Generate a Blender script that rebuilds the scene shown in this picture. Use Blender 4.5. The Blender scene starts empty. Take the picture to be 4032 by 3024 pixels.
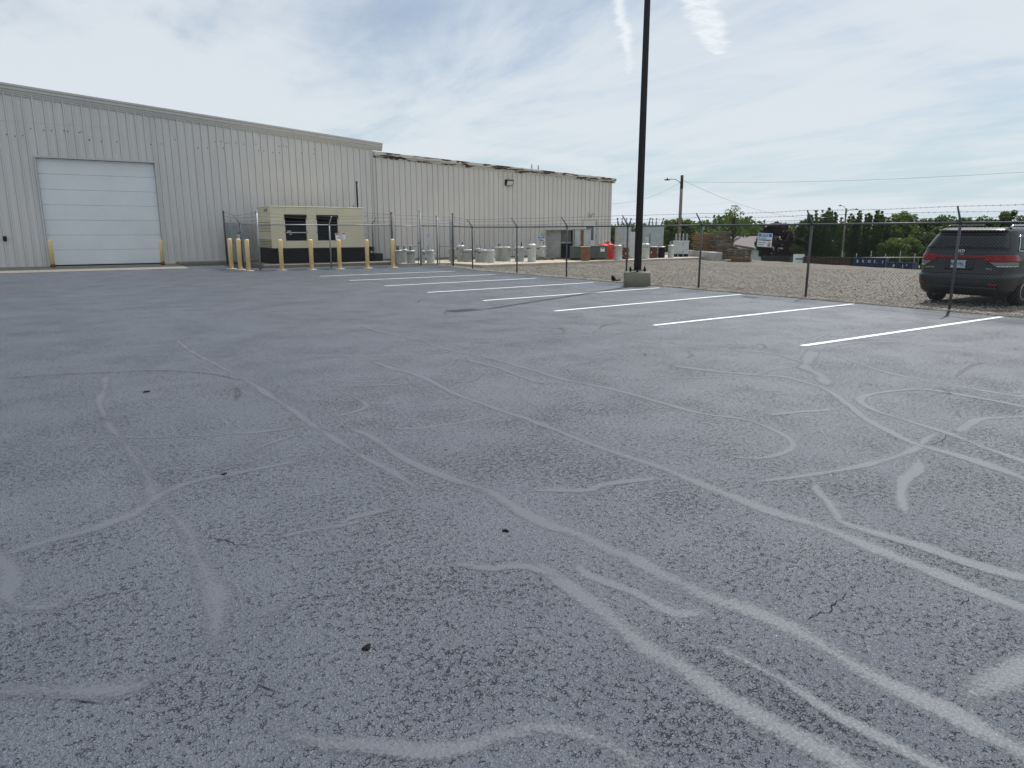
import bpy, bmesh, math, random
import numpy as np
from mathutils import Vector, Matrix

# ------------------------------------------------------------------ camera, sky, sun, exposure
sc = bpy.context.scene
R = math.radians
cam_d = bpy.data.cameras.new('camera')
cam = bpy.data.objects.new('camera', cam_d)
sc.collection.objects.link(cam)
cam.location = (0, 0, 1.66)
cam.rotation_euler = (R(90 - 12.11), 0, R(-33.72))
cam_d.sensor_fit = 'HORIZONTAL'
cam_d.sensor_width = 36.0
cam_d.lens = 36.0 * 2796 / 4032
cam_d.clip_start = 0.05
cam_d.clip_end = 3000
sc.camera = cam

SUN_EL, SUN_AZ = R(53), math.atan2(0.918, 0.396)      # azimuth clockwise from +Y
world = bpy.data.worlds.new('World')
sc.world = world
world.use_nodes = True


def build_world():
    nt = world.node_tree
    nt.nodes.clear()
    N = nt.nodes.new
    L = nt.links.new

    def math_(op, a, b=None, c=None):
        n = N('ShaderNodeMath')
        n.operation = op
        for i, v in enumerate((a, b, c)):
            if v is None:
                continue
            if isinstance(v, (int, float)):
                n.inputs[i].default_value = v
            else:
                L(v, n.inputs[i])
        return n.outputs[0]

    def vmath(op, a, b=None, out=0):
        n = N('ShaderNodeVectorMath')
        n.operation = op
        for i, v in enumerate((a, b)):
            if v is None:
                continue
            if isinstance(v, (tuple, list)):
                n.inputs[i].default_value = v
            else:
                L(v, n.inputs[i])
        return n.outputs[out]

    out = N('ShaderNodeOutputWorld')
    bg = N('ShaderNodeBackground')
    sky = N('ShaderNodeTexSky')
    sky.sky_type = 'NISHITA'
    sky.sun_disc = False
    sky.sun_elevation = SUN_EL
    sky.sun_rotation = SUN_AZ
    sky.air_density = 1.0
    sky.dust_density = 0.35
    sky.ozone_density = 1.5
    tc = N('ShaderNodeTexCoord')
    d = tc.outputs['Generated']
    sep = N('ShaderNodeSeparateXYZ')
    L(d, sep.inputs[0])
    zc = math_('MAXIMUM', sep.outputs[2], 0.0)
    den = math_('ADD', zc, 0.10)
    comb = N('ShaderNodeCombineXYZ')
    L(math_('DIVIDE', sep.outputs[0], den), comb.inputs[0])
    L(math_('DIVIDE', sep.outputs[1], den), comb.inputs[1])
    P = comb.outputs[0]                                   # cloud-deck coordinates
    comb2 = N('ShaderNodeCombineXYZ')
    den2 = math_('MAXIMUM', sep.outputs[2], 0.02)
    L(math_('DIVIDE', sep.outputs[0], den2), comb2.inputs[0])
    L(math_('DIVIDE', sep.outputs[1], den2), comb2.inputs[1])
    Q = comb2.outputs[0]

    def noise(vec, scale, detail, rough, dist=0.0, loc=(0, 0, 0), scl=(1, 1, 1), rot=0):
        mp = N('ShaderNodeMapping')
        mp.inputs['Location'].default_value = loc
        mp.inputs['Scale'].default_value = scl
        mp.inputs['Rotation'].default_value = (0, 0, rot)
        L(vec, mp.inputs[0])
        n = N('ShaderNodeTexNoise')
        n.inputs['Scale'].default_value = scale
        n.inputs['Detail'].default_value = detail
        n.inputs['Roughness'].default_value = rough
        n.inputs['Distortion'].default_value = dist
        L(mp.outputs[0], n.inputs['Vector'])
        return n.outputs[0]

    def ramp(v, a, b, lo=0.0, hi=1.0):
        n = N('ShaderNodeMapRange')
        n.interpolation_type = 'SMOOTHSTEP'
        n.inputs[1].default_value = a
        n.inputs[2].default_value = b
        n.inputs[3].default_value = lo
        n.inputs[4].default_value = hi
        L(v, n.inputs[0])
        return n.outputs[0]

    # cirrus veil: broad cover, with streaks drawn out across it
    n1 = noise(P, 0.42, 5, 0.55, 0.6, (8.2, 6.1, 0), (1, 1, 1))
    n2 = noise(P, 1.3, 7, 0.62, 0.9, (1.2, 5.2, 0), (1.0, 0.35, 1), R(-52))
    n3 = noise(P, 4.5, 6, 0.6, 0.4, (0.7, 2.2, 0), (1.0, 0.45, 1), R(-40))
    cov = math_('ADD', math_('MULTIPLY', n1, 0.62), math_('MULTIPLY', n2, 0.38))
    cov = math_('ADD', cov, math_('MULTIPLY', math_('SUBTRACT', n3, 0.5), 0.10))
    veil = ramp(cov, 0.35, 0.55, 0.26, 0.93)
    # contrails: two old drifting trails in the cloud deck
    warp = N('ShaderNodeVectorMath')
    warp.operation = 'SCALE'
    wn = N('ShaderNodeTexNoise')
    wn.inputs['Scale'].default_value = 9.0
    wn.inputs['Detail'].default_value = 5
    L(Q, wn.inputs['Vector'])
    L(vmath('SUBTRACT', wn.outputs[1], (0.5, 0.5, 0.5)), warp.inputs[0])
    warp.inputs[3].default_value = 0.10
    Qw = vmath('ADD', Q, warp.outputs[0])
    Qf = vmath('MULTIPLY', Qw, (1, 1, 0))

    def seg(A, B, r0, r1, soft):
        """soft mask round the segment A-B, radius r0 at A to r1 at B"""
        ax, ay = A
        bx, by = B
        dx, dy = bx - ax, by - ay
        ll = dx * dx + dy * dy
        v = vmath('SUBTRACT', Qf, (ax, ay, 0))
        dn = N('ShaderNodeVectorMath')
        dn.operation = 'DOT_PRODUCT'
        L(v, dn.inputs[0])
        dn.inputs[1].default_value = (dx / ll, dy / ll, 0)
        t = N('ShaderNodeClamp')
        L(dn.outputs['Value'], t.inputs[0])
        sc_ = N('ShaderNodeVectorMath')
        sc_.operation = 'SCALE'
        sc_.inputs[0].default_value = (dx, dy, 0)
        L(t.outputs[0], sc_.inputs[3])
        dist = vmath('LENGTH', vmath('SUBTRACT', v, sc_.outputs[0]), None, 1)
        rad = math_('ADD', math_('MULTIPLY', t.outputs[0], r1 - r0), r0)
        x = math_('DIVIDE', dist, rad)
        return ramp(x, 1.0 - soft, 1.0 + soft * 0.4, 1.0, 0.0)

    tA = seg((2.10, 2.43), (2.488, 2.774), 0.030, 0.036, 0.9)
    tB = seg((2.488, 2.774), (2.952, 3.227), 0.036, 0.030, 0.9)
    tC = seg((2.952, 3.227), (3.35, 3.66), 0.028, 0.020, 1.0)
    tD = seg((2.25, 2.14), (2.93, 2.633), 0.070, 0.090, 0.6)
    tE = seg((2.93, 2.633), (3.40, 2.97), 0.090, 0.050, 0.6)
    thin = math_('MAXIMUM', math_('MAXIMUM', tA, tB), math_('MULTIPLY', tC, 0.5))
    fat = math_('MAXIMUM', tD, tE)
    fb = noise(Q, 14, 6, 0.65, 0.8, (0, 0, 0), (0.5, 1.2, 1), R(40))
    fat = math_('MULTIPLY', fat, ramp(fb, 0.34, 0.60, 0.40, 1.0))
    trail = math_('MAXIMUM', math_('MULTIPLY', thin, 0.75), math_('MULTIPLY', fat, 0.85))

    skys = N('ShaderNodeVectorMath')
    skys.operation = 'SCALE'
    L(sky.outputs[0], skys.inputs[0])
    skys.inputs[3].default_value = SKY_STRENGTH
    hz = N('ShaderNodeMix')                               # pale blue haze low on the horizon
    hz.data_type = 'RGBA'
    L(ramp(sep.outputs[2], 0.0, 0.20, 0.92, 0.0), hz.inputs[0])
    L(skys.outputs[0], hz.inputs[6])
    hz.inputs[7].default_value = HAZE
    cl = N('ShaderNodeMix')
    cl.data_type = 'RGBA'
    L(veil, cl.inputs[0])
    L(hz.outputs[2], cl.inputs[6])
    cl.inputs[7].default_value = CLOUD
    tr = N('ShaderNodeMix')
    tr.data_type = 'RGBA'
    L(trail, tr.inputs[0])
    L(cl.outputs[2], tr.inputs[6])
    tr.inputs[7].default_value = TRAIL
    L(tr.outputs[2], bg.inputs[0])
    bg.inputs[1].default_value = 1.0
    L(bg.outputs[0], out.inputs[0])


SKY_STRENGTH = 0.085
HAZE = (0.47, 0.63, 0.73, 1)
CLOUD = (0.74, 0.80, 0.85, 1)
TRAIL = (0.88, 0.93, 0.97, 1)
build_world()

sun_d = bpy.data.lights.new('sun', 'SUN')
sun_d.energy = 4.5
sun_d.angle = R(0.53)
sun_d.color = (1.0, 0.965, 0.92)
sun = bpy.data.objects.new('sun', sun_d)
sc.collection.objects.link(sun)
sun.location = (30, 12, 40)
sdir = Vector((math.sin(SUN_AZ) * math.cos(SUN_EL), math.cos(SUN_AZ) * math.cos(SUN_EL), math.sin(SUN_EL)))
sun.rotation_euler = sdir.to_track_quat('Z', 'Y').to_euler()

sc.view_settings.view_transform = 'Standard'
sc.view_settings.look = 'None'
sc.view_settings.gamma = 1.0
sc.view_settings.exposure = 0.0
sc.view_settings.use_curve_mapping = False
sc.cycles.use_denoising = True
sc.cycles.denoiser = 'OPENIMAGEDENOISE'
sc.cycles.denoising_input_passes = 'RGB_ALBEDO_NORMAL'
sc.cycles.denoising_prefilter = 'ACCURATE'
sc.cycles.use_adaptive_sampling = True
sc.cycles.adaptive_threshold = 0.005
sc.cycles.max_bounces = 5
sc.cycles.diffuse_bounces = 3
sc.cycles.glossy_bounces = 3
world.cycles.sampling_method = 'MANUAL'
world.cycles.sample_map_resolution = 512
sc.cycles.transparent_max_bounces = 16
sc.render.film_transparent = False

# ------------------------------------------------------------------ helpers
col = sc.collection
random.seed(7)


class MB:
    """collects geometry in one coordinate frame; build() makes it ONE mesh object"""

    def __init__(self):
        self.v = []
        self.f = []
        self.sm = []

    def add(self, verts, faces, smooth=False):
        o = len(self.v)
        self.v.extend([tuple(p) for p in verts])
        for f in faces:
            self.f.append(tuple(i + o for i in f))
            self.sm.append(smooth)
        return self

    def box(self, x0, x1, y0, y1, z0, z1):
        v = [(x0, y0, z0), (x1, y0, z0), (x1, y1, z0), (x0, y1, z0), (x0, y0, z1), (x1, y0, z1), (x1, y1, z1), (x0, y1, z1)]
        f = [(0, 3, 2, 1), (4, 5, 6, 7), (0, 1, 5, 4), (1, 2, 6, 5), (2, 3, 7, 6), (3, 0, 4, 7)]
        return self.add(v, f)

    def bbox(self, x0, x1, y0, y1, z0, z1, b=0.01):
        """box with chamfered edges"""
        bm = bmesh.new()
        bmesh.ops.create_cube(bm, size=1)
        bmesh.ops.scale(bm, vec=(x1 - x0, y1 - y0, z1 - z0), verts=bm.verts)
        bmesh.ops.translate(bm, vec=((x0 + x1) / 2, (y0 + y1) / 2, (z0 + z1) / 2), verts=bm.verts)
        bmesh.ops.bevel(bm, geom=list(bm.edges), offset=b, segments=1, affect='EDGES', clamp_overlap=True)
        bm.verts.index_update()
        self.add([v.co[:] for v in bm.verts], [[v.index for v in f.verts] for f in bm.faces])
        bm.free()
        return self

    def tube(self, pts, r, n=8, smooth=True, cap=True):
        """tube through points; r a number or one radius per point"""
        pts = [Vector(p) for p in pts]
        rs = [r] * len(pts) if isinstance(r, (int, float)) else r
        rings = []
        prev = None
        for i, p in enumerate(pts):
            a = pts[max(i - 1, 0)]
            b = pts[min(i + 1, len(pts) - 1)]
            t = (b - a).normalized()
            ref = Vector((0, 0, 1)) if abs(t.z) < 0.9 else Vector((1, 0, 0))
            if prev is not None:
                u = (prev - t * prev.dot(t))
                u = u.normalized() if u.length > 1e-6 else t.cross(ref).normalized()
            else:
                u = t.cross(ref).normalized()
            prev = u
            w = t.cross(u)
            rings.append([p + u * rs[i] * math.cos(2 * math.pi * k / n) + w * rs[i] * math.sin(2 * math.pi * k / n) for k in range(n)])
        v = [q for ring in rings for q in ring]
        f = []
        for i in range(len(rings) - 1):
            for k in range(n):
                f.append((i * n + k, i * n + (k + 1) % n, (i + 1) * n + (k + 1) % n, (i + 1) * n + k))
        self.add(v, f, smooth)
        if cap:
            o = len(self.v) - len(v)
            self.f.append(tuple(o + k for k in reversed(range(n))))
            self.sm.append(False)
            self.f.append(tuple(o + (len(rings) - 1) * n + k for k in range(n)))
            self.sm.append(False)
        return self

    def lathe(self, prof, c=(0, 0, 0), n=16, smooth=True):
        """prof: list of (radius, z)"""
        cx, cy, cz = c
        v = []
        for r, z in prof:
            for k in range(n):
                a = 2 * math.pi * k / n
                v.append((cx + r * math.cos(a), cy + r * math.sin(a), cz + z))
        f = []
        for i in range(len(prof) - 1):
            for k in range(n):
                f.append((i * n + k, i * n + (k + 1) % n, (i + 1) * n + (k + 1) % n, (i + 1) * n + k))
        self.add(v, f, smooth)
        o = len(self.v) - len(v)
        self.f.append(tuple(o + k for k in reversed(range(n))))
        self.sm.append(False)
        self.f.append(tuple(o + (len(prof) - 1) * n + k for k in range(n)))
        self.sm.append(False)
        return self

    def prism(self, poly, z0, z1):
        """poly: list of (x, y) counter-clockwise"""
        n = len(poly)
        v = [(x, y, z0) for x, y in poly] + [(x, y, z1) for x, y in poly]
        f = [tuple(reversed(range(n))), tuple(range(n, 2 * n))]
        for i in range(n):
            j = (i + 1) % n
            f.append((i, j, n + j, n + i))
        return self.add(v, f)

    def extrude_y(self, poly, y0, y1):
        """poly: list of (x, z), swept along y"""
        n = len(poly)
        v = [(x, y0, z) for x, z in poly] + [(x, y1, z) for x, z in poly]
        f = [tuple(range(n)), tuple(reversed(range(n, 2 * n)))]
        for i in range(n):
            j = (i + 1) % n
            f.append((j, i, n + i, n + j))
        return self.add(v, f)

    def extrude_x(self, poly, x0, x1, dz=0.0):
        """poly: list of (y, z), swept along x, rising dz over the run"""
        n = len(poly)
        v = [(x0, y, z) for y, z in poly] + [(x1, y, z + dz) for y, z in poly]
        f = [tuple(reversed(range(n))), tuple(range(n, 2 * n))]
        for i in range(n):
            j = (i + 1) % n
            f.append((i, j, n + j, n + i))
        return self.add(v, f)

    def xform(self, M):
        self.v = [tuple(M @ Vector(p)) for p in self.v]
        return self

    def mesh(self, name, m):
        me = bpy.data.meshes.new(name)
        me.from_pydata(self.v, [], self.f)
        if any(self.sm):
            me.polygons.foreach_set('use_smooth', self.sm)
        if m is not None:
            me.materials.append(m)
        me.update()
        return me

    def build(self, name, m, parent=None, world_=False):
        """world_=True: the vertices are world coordinates and the parents are unrotated"""
        if world_ and parent is not None:
            o = Vector((0, 0, 0))
            p = parent
            while p:
                o += p.location
                p = p.parent
            self.v = [(a - o.x, b - o.y, c - o.z) for a, b, c in self.v]
        return link(name, self.mesh(name, m), parent)


def link(name, me, parent=None):
    ob = bpy.data.objects.new(name, me)
    col.objects.link(ob)
    if parent is not None:
        ob.parent = parent
    return ob


def np_mesh(name, v, f, m, smooth=False):
    """fast mesh from numpy arrays; f has one row per face"""
    me = bpy.data.meshes.new(name)
    nv, nf, k = len(v), len(f), f.shape[1]
    me.vertices.add(nv)
    me.vertices.foreach_set('co', np.asarray(v, dtype=np.float32).ravel())
    me.loops.add(nf * k)
    me.loops.foreach_set('vertex_index', f.astype(np.int32).ravel())
    me.polygons.add(nf)
    me.polygons.foreach_set('loop_start', np.arange(0, nf * k, k, dtype=np.int32))
    me.polygons.foreach_set('use_smooth', np.full(nf, smooth, dtype=bool))
    me.update(calc_edges=True)
    me.validate()
    if m is not None:
        me.materials.append(m)
    return me


def tag(o, label, cat, group=None):
    o['label'] = label
    o['category'] = cat
    if group:
        o['group'] = group
    return o


def thing(name, label, cat, loc=(0, 0, 0), rz=0.0, group=None):
    o = bpy.data.objects.new(name, None)
    o.empty_display_size = 0.2
    col.objects.link(o)
    o.location = loc
    o.rotation_euler = (0, 0, rz)
    return tag(o, label, cat, group)


def struct(o):
    o['kind'] = 'structure'
    return o


def text_mesh(body, size, m, bold=0.0, ext=0.001):
    cu = bpy.data.curves.new('lettering', 'FONT')
    cu.body = body
    cu.size = size
    cu.extrude = ext
    cu.offset = bold
    cu.resolution_u = 2
    cu.align_x = 'CENTER'
    cu.align_y = 'CENTER'
    ob = bpy.data.objects.new('lettering', cu)
    col.objects.link(ob)
    dg = bpy.context.evaluated_depsgraph_get()
    me = bpy.data.meshes.new_from_object(ob.evaluated_get(dg))
    bpy.data.objects.remove(ob)
    bpy.data.curves.remove(cu)
    me.materials.clear()
    me.materials.append(m)
    me.transform(Matrix.Rotation(R(90), 4, 'X'))        # stands up in XZ, reads from -Y
    return me


# ------------------------------------------------------------------ materials
def nodes_of(name):
    m = bpy.data.materials.new(name)
    m.use_nodes = True
    nt = m.node_tree
    b = nt.nodes['Principled BSDF']
    return m, nt, b


def tex(nt, kind, vec, **kw):
    n = nt.nodes.new(kind)
    for k, v in kw.items():
        if k in n.inputs:
            n.inputs[k].default_value = v
        else:
            setattr(n, k, v)
    if vec is not None:
        nt.links.new(vec, n.inputs['Vector'])
    return n


def rampn(nt, v, stops, interp='LINEAR'):
    n = nt.nodes.new('ShaderNodeValToRGB')
    n.color_ramp.interpolation = interp
    el = n.color_ramp.elements
    while len(el) < len(stops):
        el.new(0.5)
    for e, (p, c) in zip(el, stops):
        e.position = p
        e.color = (*c, 1) if len(c) == 3 else c
    nt.links.new(v, n.inputs[0])
    return n.outputs[0]


def mixc(nt, fac, a, b, mode='MIX'):
    n = nt.nodes.new('ShaderNodeMix')
    n.data_type = 'RGBA'
    n.blend_type = mode
    for s, v in ((0, fac), (6, a), (7, b)):
        if isinstance(v, (int, float)):
            n.inputs[s].default_value = v
        elif isinstance(v, tuple):
            n.inputs[s].default_value = (*v, 1) if len(v) == 3 else v
        else:
            nt.links.new(v, n.inputs[s])
    return n.outputs[2]


def mth(nt, op, a, b=None, clamp=False):
    n = nt.nodes.new('ShaderNodeMath')
    n.operation = op
    n.use_clamp = clamp
    for i, v in enumerate((a, b)):
        if v is None:
            continue
        if isinstance(v, (int, float)):
            n.inputs[i].default_value = v
        else:
            nt.links.new(v, n.inputs[i])
    return n.outputs[0]


def bumpn(nt, b, h, strength, dist):
    n = nt.nodes.new('ShaderNodeBump')
    n.inputs['Strength'].default_value = strength
    n.inputs['Distance'].default_value = dist
    nt.links.new(h, n.inputs['Height'])
    nt.links.new(n.outputs[0], b.inputs['Normal'])


def plain(name, c, rough=0.6, metal=0.0, var=0.12, vs=6.0, dirt=None, dirt_amt=0.5, dirt_scale=3.0, bump=0.0, spec=0.5, stretch=(1, 1, 1)):
    """painted / cast / plastic surface: base colour, mottling, optional dirt or rust patches"""
    m, nt, b = nodes_of(name)
    g = nt.nodes.new('ShaderNodeTexCoord').outputs['Object']
    mp = nt.nodes.new('ShaderNodeMapping')
    mp.inputs['Scale'].default_value = stretch
    nt.links.new(g, mp.inputs[0])
    g = mp.outputs[0]
    n = tex(nt, 'ShaderNodeTexNoise', g, Scale=vs, Detail=5.0, Roughness=0.6)
    dk = tuple(x * (1 - var) for x in c)
    lt = tuple(min(1, x * (1 + var)) for x in c)
    cc = rampn(nt, n.outputs[0], [(0.3, dk), (0.7, lt)])
    if dirt is not None:
        n2 = tex(nt, 'ShaderNodeTexNoise', g, Scale=dirt_scale, Detail=7.0, Roughness=0.68)
        f = rampn(nt, n2.outputs[0], [(1 - dirt_amt - 0.06, (0, 0, 0)), (1 - dirt_amt + 0.08, (1, 1, 1))])
        cc = mixc(nt, f, cc, dirt)
    nt.links.new(cc, b.inputs['Base Color'])
    b.inputs['Roughness'].default_value = rough
    b.inputs['Metallic'].default_value = metal
    b.inputs['Specular IOR Level'].default_value = spec
    if bump:
        n3 = tex(nt, 'ShaderNodeTexNoise', g, Scale=vs * 6, Detail=4.0)
        bumpn(nt, b, n3.outputs[0], 0.5, bump)
    return m


def make_asphalt(name, seal):
    """seal coated asphalt; seal=True is the smooth raised band over a filled crack"""
    m, nt, b = nodes_of(name)
    pos = nt.nodes.new('ShaderNodeNewGeometry').outputs['Position']
    big = tex(nt, 'ShaderNodeTexNoise', pos, Scale=0.35, Detail=4.0, Roughness=0.6).outputs[0]
    med = tex(nt, 'ShaderNodeTexNoise', pos, Scale=2.6, Detail=4.0, Roughness=0.6).outputs[0]
    tone = mth(nt, 'ADD', mth(nt, 'MULTIPLY', big, 0.6), mth(nt, 'MULTIPLY', med, 0.4))
    fine = tex(nt, 'ShaderNodeTexNoise', pos, Scale=70.0, Detail=4.0, Roughness=0.6, Distortion=0.6).outputs[0]
    if seal:
        c = rampn(nt, tone, [(0.3, (0.112, 0.125, 0.152)), (0.7, (0.138, 0.150, 0.176))])
        nt.links.new(c, b.inputs['Base Color'])
        b.inputs['Roughness'].default_value = 0.46
        b.inputs['Specular IOR Level'].default_value = 0.45
        h = mth(nt, 'ADD', mth(nt, 'MULTIPLY', fine, 0.8), mth(nt, 'MULTIPLY', med, 0.6))
        bumpn(nt, b, h, 0.6, 0.008)
        # feathered, ragged edge
        at = nt.nodes.new('ShaderNodeAttribute')
        at.attribute_name = 'edge'
        rag = tex(nt, 'ShaderNodeTexNoise', pos, Scale=45.0, Detail=4.0, Roughness=0.75).outputs[0]
        fade = tex(nt, 'ShaderNodeTexNoise', pos, Scale=1.7, Detail=3.0).outputs[0]
        e = mth(nt, 'ADD', at.outputs['Fac'], mth(nt, 'MULTIPLY', mth(nt, 'SUBTRACT', rag, 0.5), 1.5))
        e = mth(nt, 'ADD', e, mth(nt, 'MULTIPLY', mth(nt, 'SUBTRACT', fade, 0.5), 1.3))
        a = rampn(nt, e, [(0.30, (0, 0, 0)), (0.78, (0.76, 0.76, 0.76))])
        nt.links.new(a, b.inputs['Alpha'])
        return m
    # stone-chip relief with open pits and short cracks between the chips
    wob = tex(nt, 'ShaderNodeTexNoise', pos, Scale=38.0, Detail=1.0).outputs[1]
    vadd = nt.nodes.new('ShaderNodeVectorMath')
    vadd.operation = 'MULTIPLY_ADD'
    nt.links.new(wob, vadd.inputs[0])
    vadd.inputs[1].default_value = (0.035, 0.035, 0.035)
    nt.links.new(pos, vadd.inputs[2])
    vor = tex(nt, 'ShaderNodeTexVoronoi', vadd.outputs[0], Scale=60.0, feature='DISTANCE_TO_EDGE')
    gate = tex(nt, 'ShaderNodeTexNoise', pos, Scale=30.0, Detail=2.0, Roughness=0.7).outputs[0]
    area = tex(nt, 'ShaderNodeTexNoise', pos, Scale=1.1, Detail=3.0, Roughness=0.65).outputs[0]
    thr = mth(nt, 'ADD', gate, mth(nt, 'MULTIPLY', mth(nt, 'SUBTRACT', area, 0.5), 0.45))
    width = mth(nt, 'MULTIPLY', mth(nt, 'SUBTRACT', thr, 0.49, True), 0.85)
    pit = mth(nt, 'SUBTRACT', 1.0, mth(nt, 'DIVIDE', vor.outputs['Distance'], mth(nt, 'MAXIMUM', width, 0.004)), True)
    base = rampn(nt, tone, [(0.28, (0.060, 0.073, 0.098)), (0.5, (0.079, 0.093, 0.119)), (0.72, (0.101, 0.115, 0.141))])
    grit = rampn(nt, fine, [(0.30, (0.84, 0.84, 0.84)), (0.72, (1.12, 1.12, 1.12))])
    c = mixc(nt, 1.0, base, grit, 'MULTIPLY')
    c = mixc(nt, mth(nt, 'MULTIPLY', pit, 0.92), c, (0.014, 0.018, 0.027))
    nt.links.new(c, b.inputs['Base Color'])
    rr = rampn(nt, fine, [(0.3, (0.38, 0.38, 0.38)), (0.7, (0.50, 0.50, 0.50))])
    nt.links.new(rr, b.inputs['Roughness'])
    h = mth(nt, 'ADD', mth(nt, 'MULTIPLY', fine, 0.9), mth(nt, 'MULTIPLY', vor.outputs['Distance'], 0.5))
    h = mth(nt, 'SUBTRACT', h, mth(nt, 'MULTIPLY', pit, 0.9))
    h = mth(nt, 'ADD', h, mth(nt, 'MULTIPLY', gate, 0.8))
    b.inputs['Specular IOR Level'].default_value = 0.5
    bumpn(nt, b, h, 1.0, 0.011)
    return m


def make_gravel():
    m, nt, b = nodes_of('gravel')
    pos = nt.nodes.new('ShaderNodeNewGeometry').outputs['Position']
    v = tex(nt, 'ShaderNodeTexVoronoi', pos, Scale=24.0, feature='F1', Randomness=1.0)
    v2 = tex(nt, 'ShaderNodeTexVoronoi', pos, Scale=60.0, feature='F1', Randomness=1.0)
    big = tex(nt, 'ShaderNodeTexNoise', pos, Scale=0.5, Detail=6.0, Roughness=0.65).outputs[0]
    sep = nt.nodes.new('ShaderNodeSeparateColor')
    nt.links.new(v.outputs['Color'], sep.inputs[0])
    c = rampn(nt, sep.outputs[0], [(0.0, (0.12, 0.115, 0.11)), (0.35, (0.25, 0.235, 0.21)), (0.75, (0.36, 0.34, 0.305)), (1.0, (0.50, 0.475, 0.43))])
    tone = rampn(nt, big, [(0.3, (0.58, 0.52, 0.45)), (0.5, (0.90, 0.85, 0.765)), (0.7, (1.02, 0.965, 0.88))])
    c = mixc(nt, 1.0, c, tone, 'MULTIPLY')
    c = mixc(nt, mth(nt, 'MULTIPLY', mth(nt, 'SUBTRACT', v.outputs['Distance'], 0.42, True), 3.0, True), c, (0.06, 0.055, 0.05))
    nt.links.new(c, b.inputs['Base Color'])
    b.inputs['Roughness'].default_value = 0.9
    h = mth(nt, 'ADD', mth(nt, 'MULTIPLY', v.outputs['Distance'], -1.0), mth(nt, 'MULTIPLY', v2.outputs['Distance'], -0.4))
    bumpn(nt, b, h, 1.0, 0.035)
    return m


def make_concrete(name, c, stain=(0.16, 0.14, 0.11)):
    m, nt, b = nodes_of(name)
    pos = nt.nodes.new('ShaderNodeNewGeometry').outputs['Position']
    n = tex(nt, 'ShaderNodeTexNoise', pos, Scale=3.0, Detail=8.0, Roughness=0.7).outputs[0]
    cc = rampn(nt, n, [(0.30, tuple(x * 0.72 for x in c)), (0.5, c), (0.72, tuple(x * 1.12 for x in c))])
    n2 = tex(nt, 'ShaderNodeTexNoise', pos, Scale=1.2, Detail=7.0, Roughness=0.7).outputs[0]
    f = rampn(nt, n2, [(0.56, (0, 0, 0)), (0.70, (0.75, 0.75, 0.75))])
    cc = mixc(nt, f, cc, stain)
    nt.links.new(cc, b.inputs['Base Color'])
    b.inputs['Roughness'].default_value = 0.88
    n3 = tex(nt, 'ShaderNodeTexNoise', pos, Scale=40.0, Detail=5.0).outputs[0]
    bumpn(nt, b, n3, 0.4, 0.01)
    return m


def make_cladding(name, c):
    """weathered pre-painted steel: faint vertical streaks and chalking"""
    m, nt, b = nodes_of(name)
    pos = nt.nodes.new('ShaderNodeNewGeometry').outputs['Position']
    mp = nt.nodes.new('ShaderNodeMapping')
    mp.inputs['Scale'].default_value = (3.2, 1.0, 0.16)
    nt.links.new(pos, mp.inputs[0])
    n = tex(nt, 'ShaderNodeTexNoise', mp.outputs[0], Scale=2.4, Detail=7.0, Roughness=0.62).outputs[0]
    n2 = tex(nt, 'ShaderNodeTexNoise', pos, Scale=0.45, Detail=5.0, Roughness=0.6).outputs[0]
    f = mth(nt, 'ADD', mth(nt, 'MULTIPLY', n, 0.6), mth(nt, 'MULTIPLY', n2, 0.4))
    cc = rampn(nt, f, [(0.30, tuple(x * 0.90 for x in c)), (0.5, c), (0.70, tuple(x * 1.05 for x in c))])
    nt.links.new(cc, b.inputs['Base Color'])
    b.inputs['Roughness'].default_value = 0.55
    bumpn(nt, b, n2, 0.25, 0.02)
    return m


def make_peeling(name, c):
    """fascia whose paint has come away in long ragged patches, brown metal beneath"""
    m, nt, b = nodes_of(name)
    pos = nt.nodes.new('ShaderNodeNewGeometry').outputs['Position']
    mp = nt.nodes.new('ShaderNodeMapping')
    mp.inputs['Scale'].default_value = (0.55, 1.0, 3.6)
    nt.links.new(pos, mp.inputs[0])
    n = tex(nt, 'ShaderNodeTexNoise', mp.outputs[0], Scale=2.0, Detail=6.0, Roughness=0.62, Distortion=0.3).outputs[0]
    f = rampn(nt, n, [(0.515, (0, 0, 0)), (0.535, (1, 1, 1))])
    n2 = tex(nt, 'ShaderNodeTexNoise', pos, Scale=7.0, Detail=5.0).outputs[0]
    under = rampn(nt, n2, [(0.3, (0.035, 0.026, 0.02)), (0.7, (0.10, 0.07, 0.05))])
    cc = mixc(nt, f, c, under)
    nt.links.new(cc, b.inputs['Base Color'])
    b.inputs['Roughness'].default_value = 0.7
    bumpn(nt, b, mth(nt, 'SUBTRACT', 1.0, f), 0.6, 0.006)
    return m


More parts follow.
